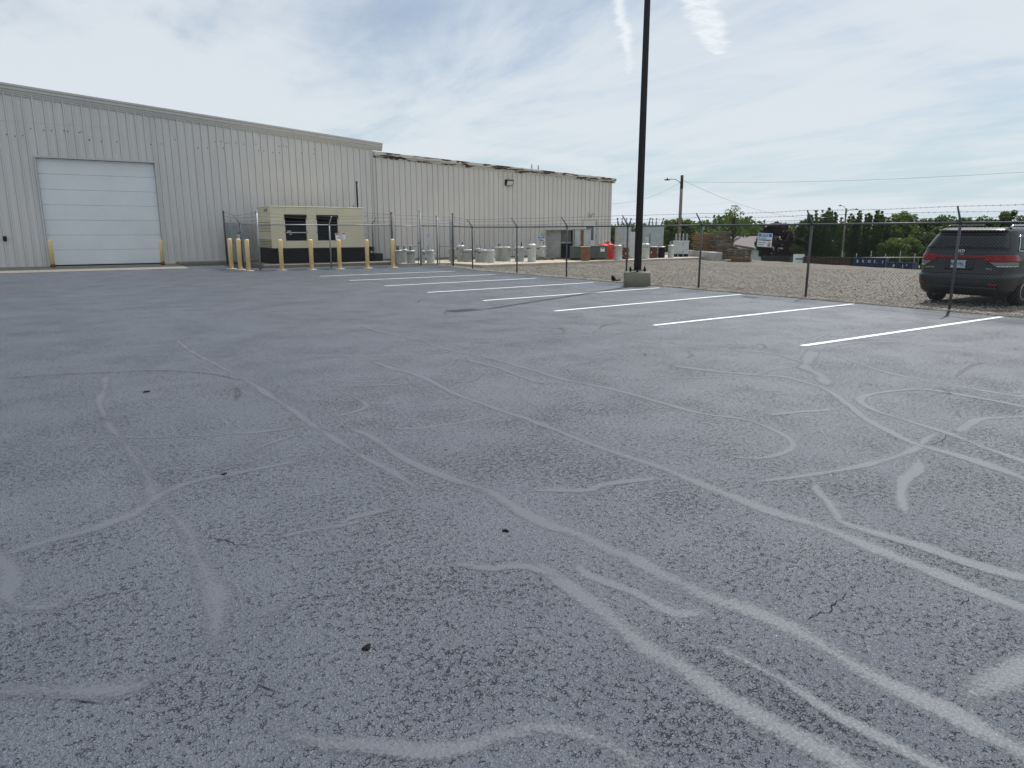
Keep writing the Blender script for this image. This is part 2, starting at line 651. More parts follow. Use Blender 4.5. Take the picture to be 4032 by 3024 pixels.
def make_leaf(name, c1, c2):
    m, nt, b = nodes_of(name)
    oi = nt.nodes.new('ShaderNodeNewGeometry')
    n = tex(nt, 'ShaderNodeTexNoise', oi.outputs['Position'], Scale=1.3, Detail=4.0, Roughness=0.7).outputs[0]
    rnd = mth(nt, 'ADD', mth(nt, 'MULTIPLY', n, 0.75), mth(nt, 'MULTIPLY', oi.outputs['Random Per Island'], 0.25))
    cc = rampn(nt, rnd, [(0.28, c1), (0.72, c2)])
    nt.links.new(cc, b.inputs['Base Color'])
    b.inputs['Roughness'].default_value = 0.55
    tr = nt.nodes.new('ShaderNodeBsdfTranslucent')
    nt.links.new(mixc(nt, 1.0, cc, (1.0, 1.1, 0.5), 'MULTIPLY'), tr.inputs[0])
    mx = nt.nodes.new('ShaderNodeMixShader')
    mx.inputs[0].default_value = 0.42
    nt.links.new(b.outputs[0], mx.inputs[1])
    nt.links.new(tr.outputs[0], mx.inputs[2])
    nt.links.new(mx.outputs[0], nt.nodes['Material Output'].inputs[0])
    return m


def make_glass(name, c, rough=0.06):
    m, nt, b = nodes_of(name)
    b.inputs['Base Color'].default_value = (*c, 1)
    b.inputs['Roughness'].default_value = rough
    b.inputs['Specular IOR Level'].default_value = 0.35
    n = tex(nt, 'ShaderNodeTexNoise', nt.nodes.new('ShaderNodeTexCoord').outputs['Object'], Scale=3.0, Detail=3.0)
    rr = rampn(nt, n.outputs[0], [(0.3, (rough, rough, rough)), (0.7, (rough * 1.8, rough * 1.8, rough * 1.8))])
    nt.links.new(rr, b.inputs['Roughness'])
    return m


def make_scuff():
    """rubber left by turning tyres: dark, broken film"""
    m, nt, b = nodes_of('tyre_rubber_film')
    b.inputs['Base Color'].default_value = (0.02, 0.021, 0.024, 1)
    b.inputs['Roughness'].default_value = 0.6
    pos = nt.nodes.new('ShaderNodeNewGeometry').outputs['Position']
    n = tex(nt, 'ShaderNodeTexNoise', pos, Scale=18.0, Detail=4.0, Roughness=0.7).outputs[0]
    nt.links.new(rampn(nt, n, [(0.38, (0, 0, 0)), (0.7, (0.6, 0.6, 0.6))]), b.inputs['Alpha'])
    return m


M = {
    'asphalt': make_asphalt('sealed_asphalt', False),
    'seal': make_asphalt('crack_seal_band', True),
    'gravel': make_gravel(),
    'concrete': make_concrete('concrete', (0.20, 0.19, 0.17), (0.13, 0.12, 0.105)),
    'slab': make_concrete('slab_concrete', (0.50, 0.45, 0.36), (0.26, 0.22, 0.16)),
    'block': make_concrete('block_concrete', (0.46, 0.45, 0.42), (0.30, 0.28, 0.25)),
    'foot': make_concrete('footing_concrete', (0.22, 0.205, 0.165), (0.13, 0.12, 0.095)),
    'grass': plain('grass', (0.075, 0.105, 0.03), 0.9, 0, 0.35, 0.6, (0.13, 0.12, 0.045), 0.45, 0.12),
    'wall': make_cladding('steel_cladding', (0.63, 0.615, 0.60)),
    'wing': make_cladding('steel_cladding_wing', (0.645, 0.625, 0.595)),
    'trim': make_cladding('steel_trim', (0.54, 0.525, 0.505)),
    'peel': make_peeling('peeling_fascia', (0.58, 0.565, 0.53)),
    'roof': plain('roof_steel', (0.62, 0.62, 0.60), 0.5, 0.0, 0.1, 1.0),
    'door': plain('door_paint', (0.70, 0.735, 0.75), 0.45, 0.0, 0.05, 0.8, None, bump=0.002),
    'gasket': plain('rubber', (0.018, 0.018, 0.02), 0.7),
    'yellow': plain('bollard_paint', (0.83, 0.61, 0.29), 0.5, 0.0, 0.07, 3.0, (0.10, 0.06, 0.03), 0.30, 5.0),
    'line': plain('line_paint', (0.86, 0.87, 0.86), 0.6, 0.0, 0.05, 9.0, (0.6, 0.6, 0.6), 0.26, 14.0),
    'galv': plain('galvanised_steel', (0.30, 0.315, 0.33), 0.5, 0.35, 0.18, 8.0),
    'galvdark': plain('weathered_galvanised', (0.085, 0.092, 0.105), 0.55, 0.2, 0.2, 8.0),
    'wire': plain('fence_wire', (0.095, 0.10, 0.108), 0.5, 0.2, 0.2, 12.0),
    'black': plain('black_paint', (0.009, 0.009, 0.010), 0.45, 0.0, 0.15, 4.0, spec=0.3),
    'blackm': plain('matt_black', (0.010, 0.010, 0.012), 0.85, 0.0, 0.2, 4.0, spec=0.15),
    'beige': plain('generator_paint', (0.69, 0.625, 0.45), 0.5, 0.0, 0.05, 1.2, (0.40, 0.33, 0.22), 0.31, 2.2),
    'beiged': plain('generator_shadow_line', (0.30, 0.27, 0.19), 0.6),
    'white': plain('white_enamel', (0.78, 0.78, 0.76), 0.5, 0, 0.05),
    'red': plain('sign_red', (0.42, 0.045, 0.05), 0.5, 0, 0.05),
    'blue': plain('sign_blue', (0.03, 0.18, 0.50), 0.5, 0, 0.05),
    'ink': plain('sign_ink', (0.02, 0.02, 0.025), 0.6, 0, 0.05),
    'tank': plain('tank_grey', (0.40, 0.44, 0.45), 0.45, 0.1, 0.14, 5.0, (0.20, 0.17, 0.13), 0.36, 6.0),
    'tankl': plain('tank_light_grey', (0.52, 0.56, 0.57), 0.45, 0.1, 0.1, 4.0, (0.28, 0.24, 0.19), 0.34, 6.0),
    'lid': plain('lid_grey', (0.62, 0.65, 0.66), 0.4, 0.1, 0.1, 6.0, (0.3, 0.26, 0.2), 0.33, 7.0),
    'porcelain': plain('porcelain', (0.36, 0.38, 0.40), 0.25, 0, 0.15),
    'brownpor': plain('brown_porcelain', (0.05, 0.035, 0.028), 0.3, 0, 0.15),
    'rust': plain('rust', (0.22, 0.10, 0.045), 0.85, 0, 0.35, 4.0, (0.45, 0.42, 0.38), 0.34, 4.0),
    'maroon': plain('rusty_maroon', (0.12, 0.035, 0.03), 0.75, 0, 0.35, 4.0, (0.20, 0.12, 0.08), 0.4, 4.0),
    'green': plain('pad_green', (0.075, 0.10, 0.085), 0.5, 0, 0.15, 3.0, (0.13, 0.12, 0.09), 0.36, 3.0),
    'tarp': plain('red_tarp', (0.78, 0.045, 0.02), 0.45, 0, 0.15, 4.0, None, bump=0.01),
    'cab': plain('cabinet_grey', (0.42, 0.42, 0.40), 0.55, 0.1, 0.12, 2.5, (0.27, 0.24, 0.20), 0.40, 2.0),
    'wood': plain('weathered_pallet_wood', (0.24, 0.20, 0.155), 0.85, 0, 0.35, 3.0, (0.10, 0.085, 0.07), 0.45, 2.5, 0.004, 0.3, (0.4, 4, 4)),
    'wood2': plain('newer_pallet_wood', (0.36, 0.23, 0.11), 0.85, 0, 0.3, 3.0, (0.16, 0.10, 0.06), 0.4, 2.5, 0.004, 0.3, (0.4, 4, 4)),
    'pole': plain('pole_wood', (0.22, 0.19, 0.16), 0.9, 0, 0.3, 4.0, (0.11, 0.09, 0.075), 0.42, 3.0, 0.004, 0.3, (5, 5, 0.25)),
    'poletar': plain('pole_tar', (0.05, 0.045, 0.04), 0.9, 0, 0.3),
    'bark': plain('bark', (0.10, 0.075, 0.055), 0.95, 0, 0.3, 5.0, None, bump=0.02),
    'leaf': make_leaf('leaf_green', (0.036, 0.070, 0.014), (0.125, 0.180, 0.036)),
    'leaf2': make_leaf('leaf_yellow_green', (0.05, 0.075, 0.016), (0.15, 0.19, 0.045)),
    'leafd': make_leaf('leaf_dark_green', (0.026, 0.050, 0.016), (0.085, 0.130, 0.038)),
    'leafp': make_leaf('leaf_purple', (0.014, 0.008, 0.010), (0.045, 0.022, 0.028)),
    'leaff': make_leaf('leaf_far', (0.035, 0.060, 0.020), (0.095, 0.135, 0.038)),
    'shingle': plain('roof_shingle', (0.25, 0.22, 0.215), 0.9, 0, 0.12, 6.0),
    'siding': plain('white_siding', (0.62, 0.66, 0.68), 0.6, 0, 0.05, 2.0),
    'dbrown': plain('dumpster_brown', (0.05, 0.026, 0.02), 0.7, 0, 0.3, 2.0, (0.12, 0.05, 0.03), 0.42, 2.0),
    'dblack': plain('dumpster_black', (0.022, 0.022, 0.022), 0.7, 0, 0.3, 2.0, (0.07, 0.04, 0.03), 0.36, 2.0),
    'dblue': plain('dumpster_blue', (0.006, 0.013, 0.080), 0.6, 0, 0.2, 2.0, (0.03, 0.04, 0.10), 0.4, 2.0),
    'stone': plain('loose_stone', (0.34, 0.315, 0.275), 0.9, 0, 0.35, 3.0, (0.17, 0.155, 0.135), 0.40, 2.0),
    'carpaint': plain('grey_metallic', (0.012, 0.0125, 0.015), 0.30, 0.15, 0.03, 2.0, None, spec=0.6),
    'carblack': plain('trim_black', (0.012, 0.012, 0.013), 0.45, 0, 0.1),
    'glass': make_glass('tinted_glass', (0.012, 0.014, 0.017)),
    'doorglass': make_glass('door_glass', (0.10, 0.12, 0.13), 0.15),
    'tail': make_glass('tail_red', (0.24, 0.004, 0.008), 0.12),
    'lens': make_glass('clear_lens', (0.20, 0.205, 0.21), 0.12),
    'chrome': plain('chrome', (0.68, 0.69, 0.70), 0.15, 1.0, 0.02),
    'tyre': plain('tyre', (0.016, 0.016, 0.016), 0.85, 0, 0.2),
    'rim': plain('alloy', (0.35, 0.36, 0.37), 0.35, 0.8, 0.05),
    'plate': plain('plate', (0.42, 0.50, 0.56), 0.5, 0, 0.12, 9.0),
    'lampglass': plain('lamp_glass', (0.62, 0.60, 0.52), 0.3, 0, 0.05),
    'crack': plain('open_crack', (0.012, 0.013, 0.016), 0.9, 0, 0.3, 9.0, spec=0.1),
    'scuff': make_scuff(),
    'cable': plain('cable', (0.22, 0.24, 0.26), 0.6),
}


def lot_z(y):
    """the ground climbs gently to the building from y = 27 on"""
    t = min(max((y - 27.0) / 9.5, 0.0), 1.0)
    return 0.21 * t


def edge_x(y):
    return 32.94 + (y - 17.03) * 0.266


def low_z(x, y):
    """terrain: yard level, then a bank down to the lower field beyond the gravel's edge"""
    s = (x - edge_x(y)) * 0.966
    if s <= 0:
        return lot_z(y)
    t = min(s / 3.5, 1.0)
    z = -1.4 * t * t * (3 - 2 * t) - 2.0 * min(max((s - 3.5) / 40.0, 0.0), 1.0)
    return z + lot_z(y) * max(0, 1 - s / 3.5)

# ------------------------------------------------------------------ ground
def grid_sheet(name, xs, ys, zf, m):
    xs = np.asarray(xs, float)
    ys = np.asarray(ys, float)
    v = np.array([(x, y, zf(x, y)) for y in ys for x in xs])
    nx, ny = len(xs), len(ys)
    i = np.arange(nx - 1)[None, :] + nx * np.arange(ny - 1)[:, None]
    i = i.ravel()
    f = np.stack([i, i + 1, i + 1 + nx, i + nx], 1)
    return link(name, np_mesh(name, v, f, m, True))


rng = np.random.default_rng(11)
far = [-500, -300, -180, -110, -70, -45, -30]
ground = grid_sheet('ground', far + list(np.arange(-20, 30, 5)) + list(np.arange(30, 60, 1.0)) + list(np.arange(60, 120, 6)) + [140, 180, 250, 400, 700, 1200],
                    far + list(np.arange(-20, 60, 2.0)) + list(np.arange(60, 130, 6)) + [150, 200, 300, 500, 900], lambda x, y: low_z(x, y) - 0.06, M['grass'])
struct(ground)


def gravel_z(x, y):
    w = min(1.0, max(0.0, (x - 16.3) / 0.5))
    return low_z(x, y) + 0.006 + w * (0.014 * math.sin(x * 1.9 + y * 0.7) * math.sin(y * 1.3 - x * 0.4) + 0.008 * math.sin(x * 4.1 + 1.0) * math.sin(y * 3.7)) - 0.05 * (1 - w) * 0.0


def gx(y):
    return 16.12 + 0.035 * math.sin(y * 1.7) + 0.03 * math.sin(y * 4.3 + 1) + 0.02 * math.sin(y * 11.0)


ys = np.arange(-14, 48, 0.25)
gv, gf = [], []
cols = 64
for y in ys:
    xe = edge_x(y) + 2.0
    for k in range(cols):
        u = k / (cols - 1)
        x = gx(y) + (xe - gx(y)) * (u ** 1.35)
        gv.append((x, y, gravel_z(x, y)))
i = (np.arange(cols - 1)[None, :] + cols * np.arange(len(ys) - 1)[:, None]).ravel()
gravel = struct(link('gravel_yard', np_mesh('gravel_yard', np.array(gv), np.stack([i, i + 1, i + 1 + cols, i + cols], 1), M['gravel'], True)))

lot = grid_sheet('parking_lot', np.linspace(-32, 16.26, 26), list(np.arange(-16, 26, 2.0)) + list(np.arange(26, 37, 0.5)), lambda x, y: lot_z(y) - 0.002, M['asphalt'])
struct(lot)

# painted stall lines
LINES = [(9.05, 15.1, 26.72, 27.0), (9.1, 15.2, 23.78, 24.0), (9.08, 15.2, 20.78, 21.2), (9.08, 15.5, 17.85, 18.35), (9.12, 15.65, 14.95, 15.45), (9.17, 15.85, 12.10, 12.60), (9.24, 15.9, 9.22, 9.42), (9.38, 15.95, 6.28, 6.32)]
for (x0, x1, y0, y1) in LINES:
    b = MB()
    n = 14
    w = 0.052
    pts = []
    for k in range(n + 1):
        u = k / n
        x = x0 + (x1 - x0) * u
        y = y0 + (y1 - y0) * u
        j = random.uniform(-0.004, 0.004)
        pts += [(x, y - w + j, lot_z(y) + 0.004), (x, y + w + j + random.uniform(-0.003, 0.003), lot_z(y) + 0.004)]
    b.add(pts, [(2 * k, 2 * k + 2, 2 * k + 3, 2 * k + 1) for k in range(n)])
    b.build('parking_line', M['line'], lot)

# smooth bands where the cracks were filled before the seal coat
CRACKS=[
(0.092,[(1.743,12.174),(1.737,10.792),(1.813,9.678),(1.87,8.628),(1.889,7.58),(1.905,6.723),(1.901,5.957),(1.913,4.998),(1.942,4.441),(1.943,4.036),(1.927,3.821)]),
(0.12,[(2.058,5.845),(2.174,5.405),(2.146,4.607),(2.217,4.096),(2.316,3.733),(2.293,3.416),(2.311,3.108),(2.382,2.898),(2.394,2.641),(2.436,2.491),(2.424,2.306),(2.445,2.153),(2.46,1.977),(2.494,1.867),(2.504,1.729),(2.519,1.596),(2.513,1.443),(2.493,1.262),(2.495,1.11),(2.514,0.979),(2.5,0.87),(2.489,0.74),(2.483,0.685),(2.407,-0.011)]),
(0.11,[(3.575,8.772),(3.586,8.08),(3.649,7.664),(3.614,7.013),(3.522,6.298),(3.538,5.781),(3.552,5.319),(3.58,4.829),(3.561,4.256),(3.575,3.888),(3.605,3.471),(3.581,3.213),(3.572,2.987),(3.56,2.711),(3.549,2.46),(3.582,2.261),(3.592,2.062),(3.581,1.866),(3.571,1.686),(3.571,1.756),(3.558,1.508),(3.548,1.323),(3.546,1.148),(3.532,1.027),(3.452,0.332)]),
(0.101,[(4.758,12.134),(4.825,11.084),(4.871,9.963),(4.865,8.771),(4.97,7.988),(4.96,7.035),(4.93,6.349),(5.049,5.651),(5.056,4.909),(5.043,4.366),(5.191,4.052),(5.176,3.792),(5.032,3.456),(4.874,3.282),(4.68,3.203),(4.394,3.197),(4.2,3.374),(4.055,3.52)]),
(0.074,[(2.924,9.429),(3.672,9.005),(4.522,8.753),(5.142,8.931),(6.032,8.989),(6.855,8.843),(7.854,8.83),(9.212,9.027)]),
(0.064,[(2.588,7.804),(2.86,7.516),(3.198,7.397),(3.501,7.528),(3.704,7.688)]),
(0.064,[(2.472,7.469),(2.943,7.254),(3.564,6.994)]),
(0.083,[(3.693,6.856),(4.059,6.876),(4.428,7.266)]),
(0.092,[(4.782,8.265),(4.649,7.911),(4.687,7.345),(4.621,6.955),(4.596,6.518),(4.548,6.083)]),
(0.074,[(2.517,7.341),(2.591,6.92),(2.541,6.368),(2.176,6.167),(1.996,6.082)]),
(0.064,[(2.851,6.083),(3.103,6.032),(3.364,5.858),(3.509,5.645)]),
(0.083,[(2.275,5.576),(2.597,5.361),(2.903,5.345),(3.201,5.345),(3.502,5.353)]),
(0.092,[(0.757,3.751),(1.065,3.769),(1.397,3.738),(1.309,3.805),(1.538,3.827),(1.773,3.826),(1.897,3.808)]),
(0.064,[(2.395,3.662),(2.631,3.541),(2.858,3.389),(3.007,3.417),(3.279,3.348),(3.415,3.284),(3.585,3.292)]),
(0.074,[(5.845,5.69),(6.426,5.472),(6.962,5.29),(7.648,5.332),(7.983,5.308)]),
(0.11,[(6.558,6.397),(6.74,5.745),(6.978,5.279),(7.16,4.982),(7.038,4.518),(6.829,4.169),(6.496,3.783),(6.149,3.412),(5.905,3.052),(5.727,2.767),(5.683,2.483),(5.621,2.192),(5.491,1.898),(5.371,1.675),(4.613,0.266)]),
(0.184,[(9.246,6.013),(8.441,5.573),(7.901,5.229),(7.657,4.886),(7.372,4.616),(6.96,4.271)]),
(0.101,[(7.497,0.959),(7.791,2.532),(7.842,2.805),(7.883,3.283),(7.85,3.725),(7.56,3.87),(7.093,3.946),(6.775,3.847),(6.506,3.54),(6.398,3.246),(6.322,2.962),(6.241,2.708),(6.08,2.424),(5.94,2.071),(5.862,1.899),(5.201,0.442)]),
(0.101,[(6.241,2.708),(6.749,2.807),(7.032,2.823),(7.413,2.639),(7.719,2.507),(9.188,1.873)]),
(0.092,[(9.074,5.62),(8.514,4.689),(8.308,3.991),(8.307,3.47),(8.322,2.99),(8.331,2.723),(8.385,1.124)]),
(0.083,[(9.431,5.978),(10.189,6.033),(10.871,5.776),(11.164,5.19),(10.995,4.021),(10.907,3.635),(10.551,2.075)]),
(0.092,[(3.818,2.917),(4.195,2.803),(4.641,2.715),(5.086,2.664),(5.537,2.681),(6.03,2.789),(6.294,2.732)]),
(0.11,[(5.483,2.616),(5.09,2.414),(4.781,2.333),(4.426,2.166),(4.183,2.007),(4.028,1.907)]),
(0.074,[(4.64,3.032),(4.609,2.823),(4.624,2.704)]),
(0.101,[(4.298,2.695),(4.125,2.58),(3.984,2.394),(3.824,2.217),(3.765,2.139),(3.799,1.897),(3.822,1.729),(3.822,1.563),(3.842,1.416),(3.871,1.273),(4.189,-0.295)]),
(0.074,[(5.389,3.99),(5.865,3.892),(6.372,3.707)]),
(0.074,[(7.981,7.806),(8.001,6.844),(8.431,6.214),(8.277,5.683),(8.0,5.297)]),
(0.074,[(10.082,7.999),(10.086,7.269),(10.046,6.635),(11.243,6.974),(11.863,6.811)]),
(0.12,[(0.596,9.961),(0.513,8.887),(0.406,8.043),(0.406,7.019),(0.441,6.344),(0.472,5.775),(0.483,5.337),(0.477,4.826),(0.525,4.405),(0.566,4.129),(0.552,3.817),(0.548,3.4),(0.512,3.123),(0.47,2.92),(0.443,2.732),(0.455,2.599)]),
(0.074,[(1.906,6.017),(1.425,6.028),(0.833,6.249),(0.385,6.492),(-0.056,6.677),(-0.377,6.732),(-1.954,7.002)]),
(0.083,[(1.838,5.813),(1.459,5.665),(1.23,5.458),(1.094,5.18)]),
(0.11,[(1.947,5.129),(1.529,5.069),(1.059,5.034),(0.738,5.01),(0.52,4.866),(0.381,4.633),(0.132,4.483),(-0.102,4.431),(-0.316,4.36),(-0.513,4.295),(-2.032,3.794)]),
(0.12,[(-1.011,3.418),(-0.405,3.068),(-0.282,2.997),(-0.182,2.942),(-0.034,2.832),(0.116,2.743),(0.224,2.741),(0.372,2.766)]),
(0.11,[(-0.743,5.847),(-0.315,4.305),(-0.257,4.096),(-0.265,3.796),(-0.179,3.651),(-0.057,3.587),(0.096,3.59)]),
(0.092,[(0.503,2.956),(0.621,3.002),(0.791,3.004),(0.968,2.973)]),
(0.11,[(0.435,2.388),(0.484,2.254),(0.536,2.152),(0.657,2.025),(0.767,1.943),(0.885,1.828),(1.002,1.768),(1.118,1.754),(1.253,1.711),(1.335,1.638),(1.39,1.536),(1.411,1.443),(1.425,1.384),(1.427,1.317),(1.448,0.617)]),
(0.11,[(1.995,2.808),(1.971,2.568),(1.961,2.309),(1.936,2.061),(1.902,1.878),(1.922,1.668),(1.913,1.509),(1.935,1.315),(1.96,1.146),(1.967,1.037),(1.966,0.957),(1.957,0.257)]),
(0.092,[(2.193,2.722),(2.098,2.524),(2.125,2.386),(2.179,2.218),(2.19,2.019),(2.259,1.941),(2.432,1.925),(2.487,1.906)]),
(0.083,[(2.113,1.852),(2.142,1.664),(2.168,1.492),(2.176,1.356),(2.167,1.221),(2.182,1.054),(2.245,0.357)]),
(0.147,[(2.527,0.981),(2.637,0.982),(2.761,0.966),(3.455,0.876)]),
(0.083,[(1.49,3.013),(1.635,2.938),(1.743,2.802),(1.897,2.741),(1.971,2.568),(2.092,2.467)]),
(0.064,[(11.253,11.048),(11.049,9.709),(11.444,8.635),(11.428,7.906),(11.126,7.052)]),
(0.064,[(4.871,9.963),(5.583,9.693),(6.02,9.196)]),
(0.064,[(7.793,11.903),(7.87,10.906),(7.657,9.432),(7.609,8.552),(7.68,7.509)])]
OPEN_CRACKS=[
[(0.64,4.027),(0.668,3.957),(0.708,3.905),(0.74,3.822),(0.764,3.782),(0.817,3.758)],
[(3.031,1.668),(2.943,1.654),(2.865,1.637),(2.789,1.62),(2.726,1.626),(2.674,1.631),(2.581,1.615)],
[(3.475,1.326),(3.389,1.321),(3.285,1.322)],
[(0.435,2.446),(0.414,2.402),(0.406,2.356)],
[(0.438,2.45),(0.484,2.452),(0.528,2.485),(0.561,2.435),(0.605,2.383)],
[(7.077,3.083),(6.953,2.982),(6.877,2.892)],
[(5.698,2.897),(5.628,2.833),(5.637,2.772)],
[(6.436,2.667),(6.572,2.637),(6.817,2.599)],
[(-0.106,2.796),(-0.047,2.774),(0.01,2.709),(0.066,2.66)],
[(0.348,5.812),(0.414,5.732)],
[(5.793,2.723),(5.801,2.663),(6.021,2.681),(6.207,2.73)],
[(1.585,2.95),(1.585,2.866),(1.566,2.818)],
[(2.021,1.82),(2.051,1.751),(2.021,1.665)],
[(2.694,3.644),(2.766,3.615),(2.848,3.579)],
[(0.403,3.386),(0.433,3.357),(0.476,3.364)],
[(1.367,2.154),(1.402,2.137),(1.47,2.088)],
[(2.634,2.125),(2.608,2.025),(2.634,1.97)],
[(0.899,3.018),(0.981,2.99),(1.051,2.989)]]
TYRE_MARKS=[
[(7.646,7.081),(7.581,6.865),(7.361,6.603),(7.093,6.474)],
[(8.871,6.72),(9.02,6.716),(8.799,6.491),(8.533,6.402)],
[(7.66,4.315),(7.567,4.166),(7.575,4.058)],
[(7.706,3.537),(7.859,3.528),(7.806,3.47),(8.04,3.648),(8.023,3.759)],
[(6.976,9.303),(7.188,9.274),(7.451,9.57),(7.636,9.948)],
[(8.022,9.311),(8.348,9.604),(8.693,9.78),(9.099,9.792)],
[(7.295,15.38),(7.572,15.429),(7.895,15.95)],
[(6.819,7.06),(6.94,7.058),(6.784,6.928)],
[(-0.459,9.958),(0.008,9.871),(0.525,9.701),(1.158,9.461),(1.606,8.921),(1.834,8.318)],
[(1.706,7.991),(1.626,7.573),(1.53,7.293)],
[(8.82,3.874),(9.186,3.988),(9.768,4.117),(10.178,4.121)],
[(6.826,12.888),(6.991,12.953),(7.194,13.363)]]



def resample(pts, step):
    """Catmull-Rom through the points, then even steps"""
    P = [Vector((x, y, 0)) for x, y in pts]
    if len(P) < 3:
        dense = [P[0].lerp(P[-1], k / 30) for k in range(31)]
    else:
        dense = []
        for k in range(len(P) - 1):
            p0, p1, p2, p3 = P[max(k - 1, 0)], P[k], P[k + 1], P[min(k + 2, len(P) - 1)]
            for s in range(12):
                t = s / 12
                dense.append(0.5 * ((2 * p1) + (p2 - p0) * t + (2 * p0 - 5 * p1 + 4 * p2 - p3) * t * t + (3 * p1 - p0 - 3 * p2 + p3) * t ** 3))
        dense.append(P[-1])
    out = [dense[0]]
    for q in dense[1:]:
        if (q - out[-1]).length >= step:
            out.append(q)
    return out


for idx, (w, pts) in enumerate(CRACKS):
    w *= 0.84
    c = resample(pts, 0.08)
    if len(c) < 3:
        continue
    v, edge, f = [], [], []
    z = -0.0012 + 0.0002 * (idx % 9)
    ph = random.uniform(0, 9)
    strength = min(1.0, max(0.76, 0.82 + 0.12 * (sum(q.x for q in c) / len(c) - 1.2)))   # seal bands drawn fainter towards the west side
    for k, p in enumerate(c):
        t = (c[min(k + 1, len(c) - 1)] - c[max(k - 1, 0)]).normalized()
        nrm = Vector((-t.y, t.x, 0))
        s = k * 0.08
        ww = w * (0.80 + 0.14 * math.sin(s * 1.3 + ph) + 0.06 * math.sin(s * 4.3 + ph * 2))
        off = 0.008 * math.sin(s * 2.1 + ph * 3) + 0.004 * math.sin(s * 7.7)
        endf = min(1.0, k / 2.5, (len(c) - 1 - k) / 2.5)
        for j, ev in ((-1, 0.0), (-0.55, 0.62), (0, 1.0), (0.55, 0.62), (1, 0.0)):
            q = p + nrm * (ww * j + off)
            v.append((q.x, q.y, lot_z(q.y) + z + 0.0008 * ev))
            edge.append(ev * endf * strength)
    for k in range(len(c) - 1):
        for j in range(4):
            a = k * 5 + j
            f.append((a, a + 1, a + 6, a + 5))
    me = np_mesh('crack_seal', np.array(v), np.array(f), M['seal'], True)
    at = me.attributes.new('edge', 'FLOAT', 'POINT')
    at.data.foreach_set('value', edge)
    link('crack_seal', me, lot)

def thin_ribbon(name, pts, w, m, jag, z, seed):
    rr = random.Random(seed)
    c = resample(pts, 0.03)
    v, f = [], []
    for k, p in enumerate(c):
        t = (c[min(k + 1, len(c) - 1)] - c[max(k - 1, 0)]).normalized()
        nrm = Vector((-t.y, t.x, 0))
        e = min(1.0, (k + 0.3) / 3, (len(c) - 0.7 - k) / 3)
        ww = w * e * (1 + jag * rr.uniform(-0.5, 0.7))
        o_ = jag * rr.uniform(-0.012, 0.012)
        for j in (-1, 1):
            q = p + nrm * (ww * j + o_)
            v.append((q.x, q.y, lot_z(q.y) + z))
    if len(c) > 2:
        link(name, np_mesh(name, np.array(v), np.array([(2 * k, 2 * k + 1, 2 * k + 3, 2 * k + 2) for k in range(len(c) - 1)]), m), lot)


for k, pts in enumerate(OPEN_CRACKS):
    thin_ribbon('open_crack', pts, 0.0020, M['crack'], 1.0, 0.0016, k)
for k, pts in enumerate(TYRE_MARKS):
    thin_ribbon('tyre_mark', pts, 0.028, M['scuff'], 0.25, 0.0013, k + 40)

# dark chunks of loose asphalt and a leaf or two on the seal coat
for (x, y, s, lab) in [(0.957, 2.50, 0.016, 'black lump of tar lying alone on the nearest asphalt'), (0.856, 8.25, 0.022, 'small dark rubble scrap on the asphalt far left of centre'),
                       (2.06, 3.15, 0.014, 'black tar crumb on the asphalt beside the double sealed bands'), (0.95, 5.05, 0.016, 'small black scrap on the asphalt near the left sealed junction')]:
    b = MB()
    bm = bmesh.new()
    bmesh.ops.create_icosphere(bm, subdivisions=2, radius=1)
    for vv in bm.verts:
        r = 1 + 0.35 * math.sin(vv.co.x * 3.1 + x * 9) * math.cos(vv.co.y * 4.3 + y * 5)
        vv.co = Vector((vv.co.x * s * 1.5 * r, vv.co.y * s * r, max(vv.co.z, -0.4) * s * 0.45 * r))
    bm.verts.index_update()
    b.add([q.co[:] for q in bm.verts], [[q.index for q in ff.verts] for ff in bm.faces])
    bm.free()
    o = b.build('asphalt_chunk', M['blackm'])
    o.location = (x, y, s * 0.16)
    o.rotation_euler.z = x * 4
    tag(o, lab, 'debris', 'loose scraps on the parking lot')

# concrete apron in front of the overhead door, with sawn joints between its slabs
apron = struct(bpy.data.objects.new('concrete_apron', None))
col.objects.link(apron)
apron.location = (0, 34, 0.1)
xs = [-14, -10.5, -7, -3.5, 0.2, 2.9, 5.55]
for a, b_ in zip(xs[:-1], xs[1:]):
    b = MB()
    y0, y1 = 32.85, 36.45
    zz0, zz1 = lot_z(y0) + 0.012, 0.212
    b.add([(a + .006, y0, zz0), (b_ - .006, y0, zz0), (b_ - .006, y1, zz1), (a + .006, y1, zz1), (a + .006, y0, zz0 - .15), (b_ - .006, y0, zz0 - .15), (b_ - .006, y1, zz1 - .15), (a + .006, y1, zz1 - .15)],
          [(0, 1, 2, 3), (7, 6, 5, 4), (0, 4, 5, 1), (1, 5, 6, 2), (2, 6, 7, 3), (3, 7, 4, 0)])
    b.build('concrete_panel', M['concrete'], apron, True)
kerb = struct(MB().bbox(5.58, 14.1, 35.75, 36.4, 0.05, 0.30, 0.02).build('concrete_kerb', M['foot']))
slab = MB().prism([(14.3, 31.2), (17.0, 31.1), (17.2, 28.2), (27.0, 29.0), (34.6, 29.45), (34.6, 36.40), (14.3, 36.40)], -0.2, 0.16).build('concrete_slab', M['slab'])
struct(slab)

# loose stones along the asphalt edge and over the near gravel
ico = bmesh.new()
bmesh.ops.create_icosphere(ico, subdivisions=1, radius=1)
ico.verts.index_update()
iv = np.array([v.co[:] for v in ico.verts])
iff = np.array([[v.index for v in f.verts] for f in ico.faces])
ico.free()


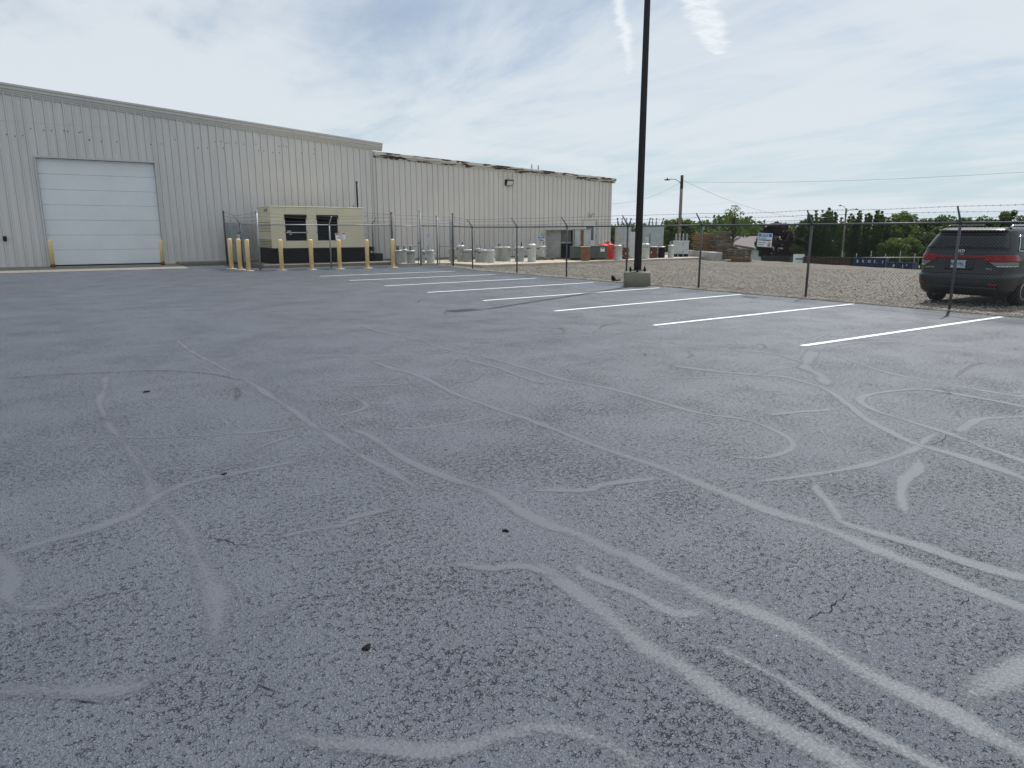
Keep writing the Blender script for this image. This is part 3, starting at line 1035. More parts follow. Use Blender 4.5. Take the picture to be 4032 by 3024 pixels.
def scatter(n, xf, yf, s0, s1):
    x, y = xf(n), yf(n)
    s = rng.uniform(s0, s1, n) ** 1.0
    a = rng.uniform(0, 6.28, n)
    sq = rng.uniform(0.5, 1.4, (n, 3)) * np.array([1, 1, 0.7])
    V = iv[None] * (1 + 0.25 * rng.standard_normal((n, 12, 1))) * sq[:, None, :] * s[:, None, None]
    cx, sx = np.cos(a)[:, None], np.sin(a)[:, None]
    X = V[..., 0] * cx - V[..., 1] * sx + x[:, None]
    Y = V[..., 0] * sx + V[..., 1] * cx + y[:, None]
    z = np.array([gravel_z(p, q) for p, q in zip(x, y)])
    Z = V[..., 2] + (z + s * 0.25)[:, None]
    v = np.stack([X, Y, Z], -1).reshape(-1, 3)
    f = (iff[None] + 12 * np.arange(n)[:, None, None]).reshape(-1, 3)
    return v, f


v1, f1 = scatter(9000, lambda n: 16.1 + np.abs(rng.normal(0, 0.55, n)), lambda n: rng.uniform(4.5, 30.5, n), 0.010, 0.026)
v2, f2 = scatter(14000, lambda n: 16.3 + 14 * rng.uniform(0, 1, n) ** 1.9, lambda n: rng.uniform(4, 29, n), 0.014, 0.030)
st = link('loose_gravel', np_mesh('loose_gravel', np.vstack([v1, v2]), np.vstack([f1, f2 + len(v1)]), M['stone']))
st['kind'] = 'stuff'
tag(st, 'loose grey stones strewn over the gravel and along the asphalt edge', 'gravel')

# ------------------------------------------------------------------ the tall warehouse and its low wing
W = 36.45


def clad(x0, x1, zb, zt, m, parent):
    """one sheet of ribbed steel cladding, top cut to the rake"""
    cols_ = []
    per = 1.0 / 3
    n = max(1, int(round((x1 - x0) / per)))
    per = (x1 - x0) / n
    for k in range(n):
        for u, d in ((0.0, 0.0), (0.13, 0.0), (0.15, 0.006), (0.19, 0.006), (0.21, 0.0), (0.375, 0.0), (0.377, -0.017), (0.423, -0.017), (0.425, 0.0), (0.455, 0.055), (0.56, 0.055), (0.60, 0.0), (0.79, 0.0), (0.81, 0.006), (0.85, 0.006), (0.87, 0.0)):
            cols_.append((x0 + (k + u) * per, d))
    cols_.append((x1 - 0.003, 0.0))
    v, f = [], []
    for x, d in cols_:
        v += [(x, W - d, zb), (x, W - d, zt(x))]
    for k in range(len(cols_) - 1):
        f.append((2 * k, 2 * k + 2, 2 * k + 3, 2 * k + 1))
    o = MB().add(v, f).build('wall_panel', m, parent, True)
    return o


def ztop(x):
    return 7.48 - 0.0775 * (x + 0.21)


def ztop2(x):
    return 5.77 - 0.0422 * (x - 15.56)


wh = thing('metal_warehouse', 'tall grey ribbed steel warehouse with white overhead door, left', 'building', (1, W + 0.3, 0.21))
MB().extrude_y([(-14, 0.1), (0.5, 0.1), (0.5, 4.72), (5.2, 4.72), (5.2, 0.1), (15.45, 0.1), (15.45, ztop(15.45) - 0.12), (-14, ztop(-14) - 0.12)], W + 0.02, W + 0.16).build('wall', M['wall'], wh, True)
MB().extrude_y([(-14.1, 0.1), (15.44, 0.1), (15.44, ztop(15.44) - 0.13), (-14.1, ztop(-14.1) - 0.13)], W + 0.30, W + 32).build('wall', M['wall'], wh, True)
b = MB()
b.extrude_y([(-14.5, ztop(-14.5) - 0.11), (16.0, ztop(16.0) - 0.11), (16.0, ztop(16.0) - 0.02), (-14.5, ztop(-14.5) - 0.02)], W + 0.0, W + 32.3)
b.build('roof', M['roof'], wh, True)
DX0, DX1, DZ0, DZ1 = 0.64, 5.08, 0.215, 4.66
x = -14.0
k = 0
while x < 15.5:
    x1 = min(x + 1.0, 15.55)
    if 15.55 - x1 < 0.4:
        x1 = 15.55
    zt = lambda q: ztop(q) - 0.36
    if x1 <= DX0 - 0.08 or x >= DX1 + 0.08:
        clad(x, x1, 0.24, zt, M['wall'], wh)
    else:
        if x < DX0 - 0.08:
            clad(x, DX0 - 0.08, 0.24, zt, M['wall'], wh)
            clad(DX0 - 0.08, x1, DZ1 + 0.08, zt, M['wall'], wh)
        elif x1 > DX1 + 0.08:
            clad(x, DX1 + 0.08, DZ1 + 0.08, zt, M['wall'], wh)
            clad(DX1 + 0.08, x1, 0.24, zt, M['wall'], wh)
        else:
            clad(x, x1, DZ1 + 0.08, zt, M['wall'], wh)
    x = x1
# rake trim in lengths, each a stepped profile
prof = [(0.05, -0.42), (-0.048, -0.42), (-0.052, -0.37), (-0.08, -0.355), (-0.08, -0.31), (-0.105, -0.295), (-0.105, -0.24), (-0.15, -0.215), (-0.15, -0.12), (-0.185, -0.09), (-0.185, -0.01), (-0.17, 0.0), (0.05, 0.0)]
for a, b_ in ((-14.5, -8.4), (-8.4, -0.1), (-0.1, 8.0), (8.0, 16.05)):
    MB().extrude_x([(W + p, ztop(a) + q) for p, q in prof], a + 0.004, b_ - 0.004, ztop(b_) - ztop(a)).build('rake_trim', M['trim'], wh, True)
for jx in (-0.1, 8.0, -8.4, 8.55):
    MB().extrude_x([(W + p * 1.02 - 0.004, ztop(jx - 0.03) + q * 1.0 + 0.003) for p, q in prof], jx - 0.03, jx + 0.03, ztop(jx + 0.03) - ztop(jx - 0.03)).build('trim_joint', M['trim'], wh, True)
# base angle
for a, b_ in ((-14, DX0 - 0.09), (DX1 + 0.09, 15.5)):
    MB().box(a, b_, W - 0.045, W + 0.02, 0.205, 0.245).build('base_trim', M['trim'], wh, True)
# plugged fastener holes over the door and a lap joint
b = MB()
for k in range(62):
    x = random.uniform(-3.0, 12.5)
    z = (5.78 - 0.005 * x) + random.choice((0.0, 0.0, -0.30, -0.28)) + random.uniform(-0.03, 0.03)
    u = (x % (1 / 3)) * 3
    if 0.42 < u < 0.58:
        continue
    b.lathe([(0.024, -0.004), (0.024, 0.004)], (0, 0, 0), 8, False) if False else None
    a = [(x + 0.024 * math.cos(t * math.pi / 4), W - 0.010, z + 0.024 * math.sin(t * math.pi / 4)) for t in range(8)]
    a2 = [(p[0], W + 0.002, p[2]) for p in a]
    b.add(a + a2, [tuple(reversed(range(8)))] + [(t, (t + 1) % 8, 8 + (t + 1) % 8, 8 + t) for t in range(8)])
fo = b.build('fastener_plugs', M['galvdark'], wh, True)
fo['kind'] = 'stuff'
MB().box(-14, 3.6, W - 0.008, W - 0.002, 6.02, 6.034).build('lap_joint', M['trim'], wh, True)
MB().bbox(-0.86, -0.74, W - 0.12, W - 0.02, 1.28, 1.48, 0.01).build('outlet_box', M['black'], wh, True)

# overhead door: backing with seven insulated sections, jamb trim
dr = MB().box(DX0 - 0.06, DX1 + 0.06, W + 0.20, W + 0.24, DZ0 - 0.01, DZ1 + 0.05).build('overhead_door', M['gasket'], wh, True)
ph = (DZ1 - DZ0 - 0.04) / 7
for k in range(7):
    z0 = DZ0 + 0.04 + k * ph
    b = MB()
    b.bbox(DX0 + 0.004, DX1 - 0.004, W + 0.12, W + 0.19, z0 + 0.003, z0 + ph - 0.003, 0.008)
    for q in range(1, 4):                                  # shallow pressed lines
        zz = z0 + ph * q / 4
        b.box(DX0 + 0.02, DX1 - 0.02, W + 0.1185, W + 0.13, zz - 0.004, zz + 0.004)
    b.build('door_panel', M['door'], dr, True)
for a, b_ in ((DX0 - 0.075, DX0 - 0.005), (DX1 + 0.005, DX1 + 0.075)):
    MB().box(a, b_, W - 0.05, W + 0.198, DZ0 - 0.0, DZ1 + 0.004).build('door_jamb', M['trim'], dr, True)
MB().box(DX0 - 0.075, DX1 + 0.075, W - 0.055, W + 0.198, DZ1 + 0.006, DZ1 + 0.075).build('door_header', M['trim'], dr, True)
MB().box(DX0, DX1, W + 0.10, W + 0.195, DZ0 - 0.002, DZ0 + 0.036).build('bottom_seal', M['gasket'], dr, True)

wg = thing('warehouse_wing', 'low beige ribbed steel wing with peeling fascia along its roof edge', 'building', (24, W + 0.3, 0.21))
MB().extrude_y([(15.60, 0.1), (32.06, 0.1), (32.06, ztop2(32.06) - 0.10), (15.60, ztop2(15.60) - 0.10)], W + 0.05, W + 32).build('wall', M['wing'], wg, True)
MB().extrude_y([(15.62, ztop2(15.62) - 0.09), (32.45, ztop2(32.45) - 0.09), (32.45, ztop2(32.45) - 0.02), (15.62, ztop2(15.62) - 0.02)], W + 0.0, W + 32.2).build('roof', M['roof'], wg, True)
SDX0, SDX1, SDZ1 = 29.80, 30.98, 2.45
x = 15.553
while x < 32.0:
    x1 = min(x + 1.0, 32.1)
    if 32.1 - x1 < 0.3:
        x1 = 32.1
    zt2 = lambda q: ztop2(q) - 0.22
    if x1 <= SDX0 or x >= SDX1:
        clad(x, x1, 0.2, zt2, M['wing'], wg)
    else:
        a = max(x, SDX0)
        c = min(x1, SDX1)
        if x < SDX0:
            clad(x, SDX0, 0.2, zt2, M['wing'], wg)
        clad(a, c, SDZ1, zt2, M['wing'], wg)
        if x1 > SDX1:
            clad(SDX1, x1, 0.2, zt2, M['wing'], wg)
    x = x1
prof2 = [(0.04, -0.30), (-0.045, -0.30), (-0.05, -0.25), (-0.075, -0.235), (-0.075, -0.19), (-0.16, -0.165), (-0.175, -0.15), (-0.175, -0.01), (-0.16, 0.0), (0.04, 0.0)]
cuts = [15.56, 19.2, 23.0, 26.4, 29.6, 32.42]
for a, b_ in zip(cuts[:-1], cuts[1:]):
    MB().extrude_x([(W + p, ztop2(a) + q) for p, q in prof2], a + 0.004, b_ - 0.004, ztop2(b_) - ztop2(a)).build('fascia', M['peel'], wg, True)
MB().box(15.50, 15.62, W - 0.06, W - 0.002, 0.22, ztop2(15.6) - 0.30).build('corner_trim', M['trim'], wg, True)
MB().box(32.0, 32.16, W - 0.055, W + 0.3, 0.2, ztop2(32.1) - 0.31).build('corner_trim', M['trim'], wg, True)
sd = MB().box(SDX0 + 0.06, SDX1 - 0.06, W + 0.0, W + 0.045, 0.2, SDZ1 - 0.06).build('service_door', M['wing'], wg, True)
for (a, b_, c, d) in ((SDX0, SDX0 + 0.055, 0.2, SDZ1), (SDX1 - 0.055, SDX1, 0.2, SDZ1), (SDX0 + 0.056, SDX1 - 0.056, SDZ1 - 0.055, SDZ1)):
    MB().box(a, b_, W - 0.06, W + 0.04, c, d).build('door_frame', M['trim'], sd, True)
MB().box(SDX0 + 0.30, SDX1 - 0.26, W - 0.012, W - 0.002, 1.12, 2.02).build('pane', M['doorglass'], sd, True)
MB().bbox(SDX0 + 0.11, SDX0 + 0.16, W - 0.06, W - 0.002, 1.0, 1.12, 0.01).build('handle', M['galvdark'], sd, True)
for z in (0.5, 1.3, 2.1):
    MB().box(SDX1 - 0.075, SDX1 - 0.052, W - 0.075, W - 0.058, z, z + 0.13).build('hinge', M['galvdark'], sd, True)
for px_ in (28.28, 28.81):
    MB().tube([(px_, 40, ztop2(px_) - 0.1), (px_, 40, ztop2(px_) + 0.78)], 0.05, 10).build('vent_pipe', M['galv'], wg, True)

wl = thing('flood_light', 'black box flood light high on the wing wall', 'light', (24.05, W, 4.5))
MB().extrude_x([(-0.02, 0.16), (-0.22, 0.16), (-0.26, 0.10), (-0.14, -0.17), (-0.02, -0.17)], -0.24, 0.24).build('housing', M['black'], wl)
MB().add([(-0.20, -0.262, 0.085), (0.20, -0.262, 0.085), (0.20, -0.152, -0.155), (-0.20, -0.152, -0.155), (-0.20, -0.25, 0.09), (0.20, -0.25, 0.09), (0.20, -0.14, -0.15), (-0.20, -0.14, -0.15)],
         [(0, 3, 2, 1), (4, 5, 6, 7), (0, 1, 5, 4), (2, 3, 7, 6), (1, 2, 6, 5), (0, 4, 7, 3)]).build('lens', M['lampglass'], wl)
MB().box(-0.1, 0.1, -0.045, 0.002, -0.08, 0.08).build('bracket', M['black'], wl)
sl = thing('security_light', 'small twin headed security light above the wing door', 'light', (30.4, W, 2.66))
MB().bbox(-0.09, 0.09, -0.10, -0.0, -0.06, 0.06, 0.01).build('base_box', M['cab'], sl)
for s in (-1, 1):
    MB().tube([(0.05 * s, -0.06, 0.05), (0.12 * s, -0.10, 0.13), (0.22 * s, -0.20, 0.11)], [0.02, 0.03, 0.065], 10).build('lamp_head', M['cab'], sl)

# ------------------------------------------------------------------ bollards
BOL = [(7.07, 32.13, 1.26, 'leftmost of the three yellow bollards by the enclosure corner'), (7.29, 31.54, 1.27, 'middle one of the three yellow bollards by the enclosure corner'),
       (7.42, 30.68, 1.27, 'scuffed yellow bollard nearest the camera of the corner three'), (8.74, 30.55, 1.26, 'first yellow bollard in front of the beige generator end'),
       (9.98, 30.42, 1.26, 'yellow bollard between the two louvred generator openings'), (11.21, 30.38, 1.24, 'yellow bollard directly below the danger sign'),
       (12.46, 30.28, 1.24, 'yellow bollard with black scrapes at the generator right end'), (13.66, 30.20, 1.26, 'yellow bollard beside the gate post, last of the row'),
       (0.73, 35.55, 1.12, 'yellow rust-footed bollard at the left jamb of the overhead door'), (4.89, 35.55, 1.10, 'yellow rust-footed bollard at the right jamb of the overhead door')]
for k, (x, y, h, lab) in enumerate(BOL):
    z = lot_z(y) + (0.008 if k > 7 else -0.004)
    t = thing('bollard', lab, 'bollard', (x, y, z), k * 1.1, 'yellow steel bollards')
    r = 0.088 if k < 8 else 0.076
    b = MB()
    b.lathe([(r, 0.004), (r, h - 0.045), (r * 0.97, h - 0.02), (r * 0.8, h - 0.004), (r * 0.45, h + 0.008), (0.002, h + 0.012)], n=20)
    b.build('post', M['yellow'], t)
    if k < 8:
        MB().lathe([(0.22, -0.03), (0.22, 0.010), (0.20, 0.016), (r + 0.004, 0.022)], n=18).build('concrete_collar', M['slab'], t)
    else:
        MB().lathe([(r + 0.012, 0.0), (r + 0.010, 0.12), (r + 0.001, 0.15)], n=14).build('rusted_foot', M['rust'], t)

# ------------------------------------------------------------------ fences
def chain_fabric(parent, p0, p1, z0, z1, zs=0.0, name='chain_link_mesh', m=None, r=0.0021, pitch=0.072):
    """woven diamonds: straight wires in both diagonals, clipped to the panel"""
    p0, p1 = np.array(p0, float), np.array(p1, float)
    L = np.linalg.norm(p1 - p0)
    d = (p1 - p0) / L
    nrm = np.array([-d[1], d[0]])
    h = z1 - z0
    segs = []
    k = -h
    while k < L:
        for s in (1, -1):
            a0, a1 = k, k + h
            if s == 1:
                za, zb = 0.0, h
            else:
                za, zb = h, 0.0
            sl = (zb - za) / (a1 - a0)
            b0, b1 = max(a0, 0.0), min(a1, L)
            if b1 - b0 > 0.01:
                segs.append((b0, za + sl * (b0 - a0), b1, za + sl * (b1 - a0), s))
        k += pitch
    v, f = [], []
    for (a, za, b_, zb, s) in segs:
        o = len(v)
        off = 0.0016 * s
        tz, ta = (zb - za), (b_ - a)
        ln = math.hypot(tz, ta)
        ux, uz = -tz / ln, ta / ln
        for (q, zq) in ((a, za), (b_, zb)):
            for (cu, cn) in ((1.0, 0.0), (-0.5, 0.87), (-0.5, -0.87)):
                qq, zz, nn = q + ux * cu * r, zq + uz * cu * r, off + cn * r
                P = p0 + d * qq + nrm * nn
                v.append((P[0], P[1], z0 + zz + zs * qq / L))
        f += [(o, o + 1, o + 4, o + 3), (o + 1, o + 2, o + 5, o + 4), (o + 2, o, o + 3, o + 5)]
    org = parent.location
    me = np_mesh(name, np.array(v) - np.array(org), np.array(f), m or M['wire'])
    o = link(name, me, parent)
    o['kind'] = 'stuff'
    return o


def barbed(parent, pts, seed=0):
    """two-ply strand with a barb every 13 cm, sagging a little between posts"""
    rr = random.Random(seed)
    b = MB()
    path = []
    for a, c in zip(pts[:-1], pts[1:]):
        a, c = Vector(a), Vector(c)
        n = max(2, int((c - a).length / 0.5))
        sag = rr.uniform(0.0, 0.035)
        for k in range(n):
            t = k / n
            p = a.lerp(c, t)
            p.z += -sag * 4 * t * (1 - t) + rr.uniform(-0.004, 0.004)
            path.append(p)
    path.append(Vector(pts[-1]))
    b.tube(path, 0.0034, 4, False)
    acc = 0.0
    for a, c in zip(path[:-1], path[1:]):
        ln = (c - a).length
        while acc < ln:
            p = a.lerp(c, acc / ln)
            for s in range(2):
                an = rr.uniform(0, 3.14)
                dv = Vector((math.cos(an) * 0.3, math.sin(an) * 0.3, rr.uniform(-1, 1))).normalized() * 0.020
                b.tube([p - dv, p + dv], 0.0022, 3, False, False)
            acc += 0.13
        acc -= ln
    return b.build('barbed_wire', M['galvdark'], parent, True)


def fence_post(parent, x, y, z, h, r=0.030, arm=None, m=None, cap=True):
    m = m or M['galvdark']
    b = MB()
    b.tube([(x, y, z - 0.05), (x, y, z + h)], r, 10)
    if cap:
        b.lathe([(r * 1.15, 0), (r * 1.15, 0.03), (r * 0.8, 0.055), (r * 0.2, 0.065)], (x, y, z + h - 0.005), 10)
    o = b.build('post', m, parent, True)
    if arm:
        (dx, dy, dz) = arm
        a = MB()
        a.tube([(x, y, z + h - 0.02), (x + dx * 0.1, y + dy * 0.1, z + h + 0.05), (x + dx, y + dy, z + h + dz)], [0.034, 0.024, 0.017], 8)
        org = parent.location
        a.v = [(p[0] - org.x, p[1] - org.y, p[2] - org.z) for p in a.v]
        link('barb_arm', a.mesh('barb_arm', m), o)
    return o


FX = 16.42
FH = 1.83
yf = thing('chain_link_fence', 'long chain link fence with barbed wire arms beside the parking stalls', 'fence', (FX, 16, 0.0))
PY = [29.55, 27.7, 24.15, 21.0, 17.75, 14.65, 11.05, 7.52, 4.3, 1.2, -2.0, -5.2]
DXs = [0, -0.05, -0.06, 0.02, 0, 0.05, 0.03, -0.03, 0, 0, 0, 0]
for k, y in enumerate(PY):
    x = FX + DXs[k]
    z = lot_z(y) + 0.01
    if k == 0:
        fence_post(yf, x, y, z, 2.38, 0.038)
    else:
        fence_post(yf, x, y, z, FH, 0.030, (-0.26, random.uniform(-0.02, 0.02), 0.34))
for k in range(len(PY) - 1):
    ya, yb = PY[k], PY[k + 1]
    xa, xb = FX + DXs[k], FX + DXs[k + 1]
    za, zb = lot_z(ya) + 0.01, lot_z(yb) + 0.01
    MB().tube([(xa, ya, za + FH), (xb, yb, zb + FH)], 0.023, 8).build('top_rail', M['galvdark'], yf, True)
    chain_fabric(yf, (xa + 0.035, ya), (xb + 0.035, yb), za + 0.03, za + FH + 0.075, zb - za)
for u in (0.33, 0.66, 0.99):
    pts = []
    for k, y in enumerate(PY):
        z = lot_z(y) + 0.01
        if k == 0:
            pts.append((FX - 0.02, y, z + 1.83 + 0.36 * u + 0.08))
        else:
            pts.append((FX + DXs[k] - 0.26 * u, y, z + FH + 0.34 * u))
    barbed(yf, pts, int(u * 100))

# enclosure round the generator
GY = 30.92
ge = thing('chain_link_enclosure', 'chain link enclosure with barbed wire around the beige generator', 'fence', (11, 33, 0.08))
zq = lot_z(GY)
fence_post(ge, 7.95, GY, zq, 2.36, 0.044, None, M['galv'])
fence_post(ge, 11.02, GY, zq, 1.86, 0.032, (0.04, -0.22, 0.36), M['galv'])
fence_post(ge, 13.98, GY, zq, 2.40, 0.044, None, M['galvdark'])
fence_post(ge, 7.62, 35.4, lot_z(35.4), 2.36, 0.036, None, M['galvdark'])
fence_post(ge, 7.80, 33.2, lot_z(33.2), 1.86, 0.030, (-0.24, 0, 0.36), M['galvdark'])
fence_post(ge, 13.98, 35.5, lot_z(35.5), 2.75, 0.036, None, M['galv'])
fence_post(ge, 13.98, 33.2, lot_z(33.2), 1.86, 0.030, (0.24, 0, 0.36), M['galvdark'])
zr = 1.86
for (a, c) in (((7.95, GY), (11.02, GY)), ((11.02, GY), (13.98, GY)), ((7.95, GY), (7.80, 33.2)), ((7.80, 33.2), (7.62, 35.4)), ((13.98, GY), (13.98, 33.2)), ((13.98, 33.2), (13.98, 35.5))):
    za, zb = lot_z(a[1]), lot_z(c[1])
    MB().tube([(a[0], a[1], za + zr), (c[0], c[1], zb + zr)], 0.023, 8).build('top_rail', M['galv'], ge, True)
    chain_fabric(ge, (a[0], a[1] + 0.036 if a[1] == c[1] else a[1]), (c[0], c[1] + 0.036 if a[1] == c[1] else c[1]), za + 0.04, za + zr + 0.06, zb - za)
for u in (0.34, 0.66, 0.97):
    barbed(ge, [(7.62, 35.4, lot_z(35.4) + zr + 0.5 * u), (7.80 - 0.2 * u, 33.2, lot_z(33.2) + zr + 0.36 * u), (7.95, GY - 0.03, zq + zr + 0.5 * u), (11.03, GY - 0.20 * u, zq + zr + 0.37 * u), (13.98, GY - 0.03, zq + zr + 0.5 * u)], int(7 + u * 50))
    barbed(ge, [(13.98, GY + 0.03, zq + zr + 0.5 * u), (13.98, 35.5, lot_z(35.5) + zr + 0.6 * u)], int(3 + u * 50))

lk = thing('chain_link_fence', 'short chain link panel between the two gates', 'fence', (15.9, GY, zq))
fence_post(lk, 15.42, GY, zq, 2.48, 0.042, None, M['galv'])
fence_post(lk, 16.32, GY, zq, 2.28, 0.042, None, M['galv'])
MB().tube([(15.42, GY, zq + 1.84), (16.32, GY, zq + 1.84)], 0.023, 8).build('top_rail', M['galvdark'], lk, True)
chain_fabric(lk, (15.45, GY + 0.036), (16.29, GY + 0.036), zq + 0.04, zq + 1.90)
for u in (0.3, 0.6, 0.9):
    barbed(lk, [(15.42, GY - 0.03, zq + 1.84 + 0.5 * u), (16.32, GY - 0.03, zq + 1.84 + 0.45 * u)], int(u * 33))


def gate(label, p0, p1, z, mid, top, ext, group=None):
    d = Vector((p1[0] - p0[0], p1[1] - p0[1], 0))
    L = d.length
    g = thing('chain_link_gate', label, 'gate', (p0[0], p0[1], z), math.atan2(d.y, d.x), group)
    for xx in (0.03, L - 0.03):
        MB().tube([(xx, 0, 0.07), (xx, 0, ext)], 0.021, 8).build('gate_stile', M['galv'], g)
    for zz in (0.09, mid, top):
        MB().tube([(0.03, 0, zz), (L - 0.03, 0, zz)], 0.019, 8).build('gate_rail', M['galv'], g)
    # fabric in local coordinates
    tmp = bpy.data.objects.new('tmp', None)
    fo_ = chain_fabric(tmp, (0.04, 0.024), (L - 0.04, 0.024), 0.09, top)
    fo_.parent = g
    bpy.data.objects.remove(tmp)
    for u in (0.3, 0.62, 0.95):
        b_ = MB().tube([(0.03, 0, top + (ext - top) * u), (L / 2, 0, top + (ext - top) * u - 0.015), (L - 0.03, 0, top + (ext - top) * u)], 0.0034, 4, False)
        for q in range(1, int(L / 0.13)):
            b_.tube([(q * 0.13, -0.012, top + (ext - top) * u - 0.018), (q * 0.13 + 0.012, 0.012, top + (ext - top) * u + 0.016)], 0.0022, 3, False, False)
        b_.build('barbed_wire', M['galvdark'], g)
    return g


g1 = gate('wide chain link gate between the generator and the wing wall', (14.06, GY), (15.34, GY), zq, 0.92, 1.84, 2.34)
for z in (0.32, 1.5):
    MB().bbox(-0.075, 0.02, -0.03, 0.03, z, z + 0.05, 0.008).build('hinge', M['galv'], g1)
MB().tube([(1.20, -0.03, 1.02), (1.32, -0.06, 1.06), (1.36, -0.05, 1.10)], 0.016, 6).build('latch', M['galvdark'], g1)
g2 = gate('narrow walk gate at the end of the parking fence', (16.36, 30.82), (16.43, 29.66), lot_z(30.2) - 0.02, 0.93, 1.86, 2.30)
MB().tube([(1.10, -0.03, 1.16), (1.18, -0.05, 1.2), (1.20, 0.05, 1.2)], 0.018, 6).build('latch', M['rust'], g2)
MB().box(0.955, 1.03, 0.03, 0.05, 0.05, 2.1).build('jamb_plate', M['tankl'], g2)


# ------------------------------------------------------------------ signs
def sign(name, label, loc, rz, w, h, kind, tilt=0.0):
    s = thing(name, label, 'sign', loc, rz, None)
    s.rotation_euler = (0, tilt, rz)
    MB().bbox(-w / 2, w / 2, -0.006, 0.0, 0, h, 0.0015).build('plate', M['white'], s)
    hc = M['red'] if kind == 'danger' else M['blue']
    MB().box(-w * 0.46, w * 0.46, -0.0085, -0.0065, h * 0.74, h * 0.96).build('header', hc, s)
    me = text_mesh('DANGER' if kind == 'danger' else 'NOTICE', h * 0.2, M['white'], 0.002)
    o = link('lettering', me, s)
    o.location = (0, -0.011, h * 0.85)
    if kind == 'danger':
        rows = [('', 0.58, 0.42, 0.6), ('', 0.40, 0.52, 0.6), ('', 0.22, 0.62, 0.6), ('', 0.09, 0.5, 0.3)]
        for (_, zz, ww, hh) in rows:                      # too small to read: broken rules of print
            b = MB()
            q = -ww / 2 * w
            while q < ww / 2 * w:
                l = random.uniform(0.02, 0.05)
                b.box(q, min(q + l, ww / 2 * w), -0.009, -0.0065, (zz - 0.03 * hh / 0.6) * h, (zz + 0.03 * hh / 0.6) * h)
                q += l + 0.012
            b.build('print', M['ink'], s)
    else:
        for (tx, zz, sz, bo, xo) in (('Private property', 0.64, 0.105, 0.0003, -0.17), ('NO TRESPASSING', 0.49, 0.135, 0.0014, 0.0), ('Violators will be', 0.30, 0.105, 0.0003, -0.15), ('prosecuted', 0.15, 0.105, 0.0003, -0.22)):
            me = text_mesh(tx, sz * h, M['ink'], bo)
            o = link('lettering', me, s)
            o.location = (xo * w, -0.0095, zz * h)
            ww_ = max(v.co.x for v in me.vertices) - min(v.co.x for v in me.vertices)
            lim = (0.9 if xo == 0.0 else 0.56) * w
            if ww_ > lim:
                o.scale.x = lim / ww_
        c = (0.33 * w, 0.19 * h)
        b = MB()
        n = 24
        r0, r1 = 0.105 * w, 0.135 * w
        vv = [(c[0] + r * math.cos(2 * math.pi * k / n), -0.0085, c[1] + r * math.sin(2 * math.pi * k / n)) for r in (r0, r1) for k in range(n)]
        b.add(vv, [(k, (k + 1) % n, n + (k + 1) % n, n + k) for k in range(n)])
        b.build('prohibition_ring', M['red'], s)
        MB().box(c[0] - 0.022 * w, c[0] + 0.022 * w, -0.0085, -0.0065, c[1] - 0.08 * w, c[1] + 0.085 * w).box(c[0] - 0.05 * w, c[0] + 0.05 * w, -0.0088, -0.007, c[1] - 0.06 * w, c[1] + 0.01 * w).build('hand_symbol', M['ink'], s)
    return s


sign('notice_sign', 'blue headed notice sign on the parking fence beside the purple tree', (FX - 0.002, 12.40, 1.26), R(-90), 0.46, 0.36, 'notice', R(2.5))
sign('notice_sign', 'blue headed notice sign on the parking fence before the grey cabinets', (FX - 0.055, 22.48, 1.17), R(-90), 0.44, 0.32, 'notice', R(-1.5))
sign('notice_sign', 'small weathered blue headed notice sign between the two gates', (15.88, GY + 0.02, 1.27), 0, 0.26, 0.30, 'notice', R(-4))
sign('danger_sign', 'red headed danger sign on the generator enclosure', (11.52, GY + 0.02, 1.31), 0, 0.46, 0.30, 'danger', R(-3))

# ------------------------------------------------------------------ light pole
lp = thing('light_pole', 'tall black square light pole on a round concrete footing', 'light pole', (15.75, 16.52, 0.0))
MB().lathe([(0.42, -0.25), (0.42, 0.40), (0.405, 0.425), (0.02, 0.43)], n=40).build('footing', M['foot'], lp)
MB().bbox(-0.20, 0.20, -0.20, 0.20, 0.475, 0.505, 0.004).build('base_plate', M['black'], lp)
for sx in (-1, 1):
    for sy in (-1, 1):
        MB().lathe([(0.016, 0.41), (0.016, 0.45), (0.034, 0.45), (0.034, 0.474), (0.016, 0.474), (0.016, 0.506), (0.034, 0.506), (0.034, 0.55), (0.017, 0.55), (0.017, 0.60), (0.005, 0.605)], (0.155 * sx, 0.155 * sy, 0), 8, False).build('anchor_bolt', M['blackm'], lp)
PH = 10.9


def sq(z, r):
    c = r * 0.16
    return [(-r + c, -r, z), (r - c, -r, z), (r, -r + c, z), (r, r - c, z), (r - c, r, z), (-r + c, r, z), (-r, r - c, z), (-r, -r + c, z)]


v = sq(0.50, 0.088) + sq(PH, 0.060)
MB().add(v, [tuple(reversed(range(8))), tuple(range(8, 16))] + [(k, (k + 1) % 8, 8 + (k + 1) % 8, 8 + k) for k in range(8)]).build('pole', M['black'], lp)
MB().box(-0.40, -0.05, -0.04, 0.04, PH - 0.22, PH - 0.10).build('arm', M['black'], lp)
hd = MB().bbox(-1.05, -0.38, -0.21, 0.21, PH - 0.28, PH - 0.06, 0.03).build('lamp_head', M['black'], lp)
MB().box(-1.0, -0.45, -0.17, 0.17, PH - 0.29, PH - 0.282).build('lens', M['lampglass'], hd)
sb = MB()
sb.add([(-0.13, 0, 0), (-0.02, -0.05, 0), (0.05, 0.0, 0), (0.15, -0.03, 0), (-0.14, 0.06, 0.17), (-0.05, 0.03, 0.14), (0.02, 0.05, 0.05), (0.16, 0.04, 0.07), (-0.11, -0.03, 0.19)],
       [(0, 1, 5, 4), (1, 2, 6, 5), (2, 3, 7, 6), (0, 4, 8), (4, 5, 8), (0, 8, 1), (1, 8, 5)])
so = sb.build('plastic_scrap', M['blackm'])
so.location = (16.42, 18.25, 0.012)
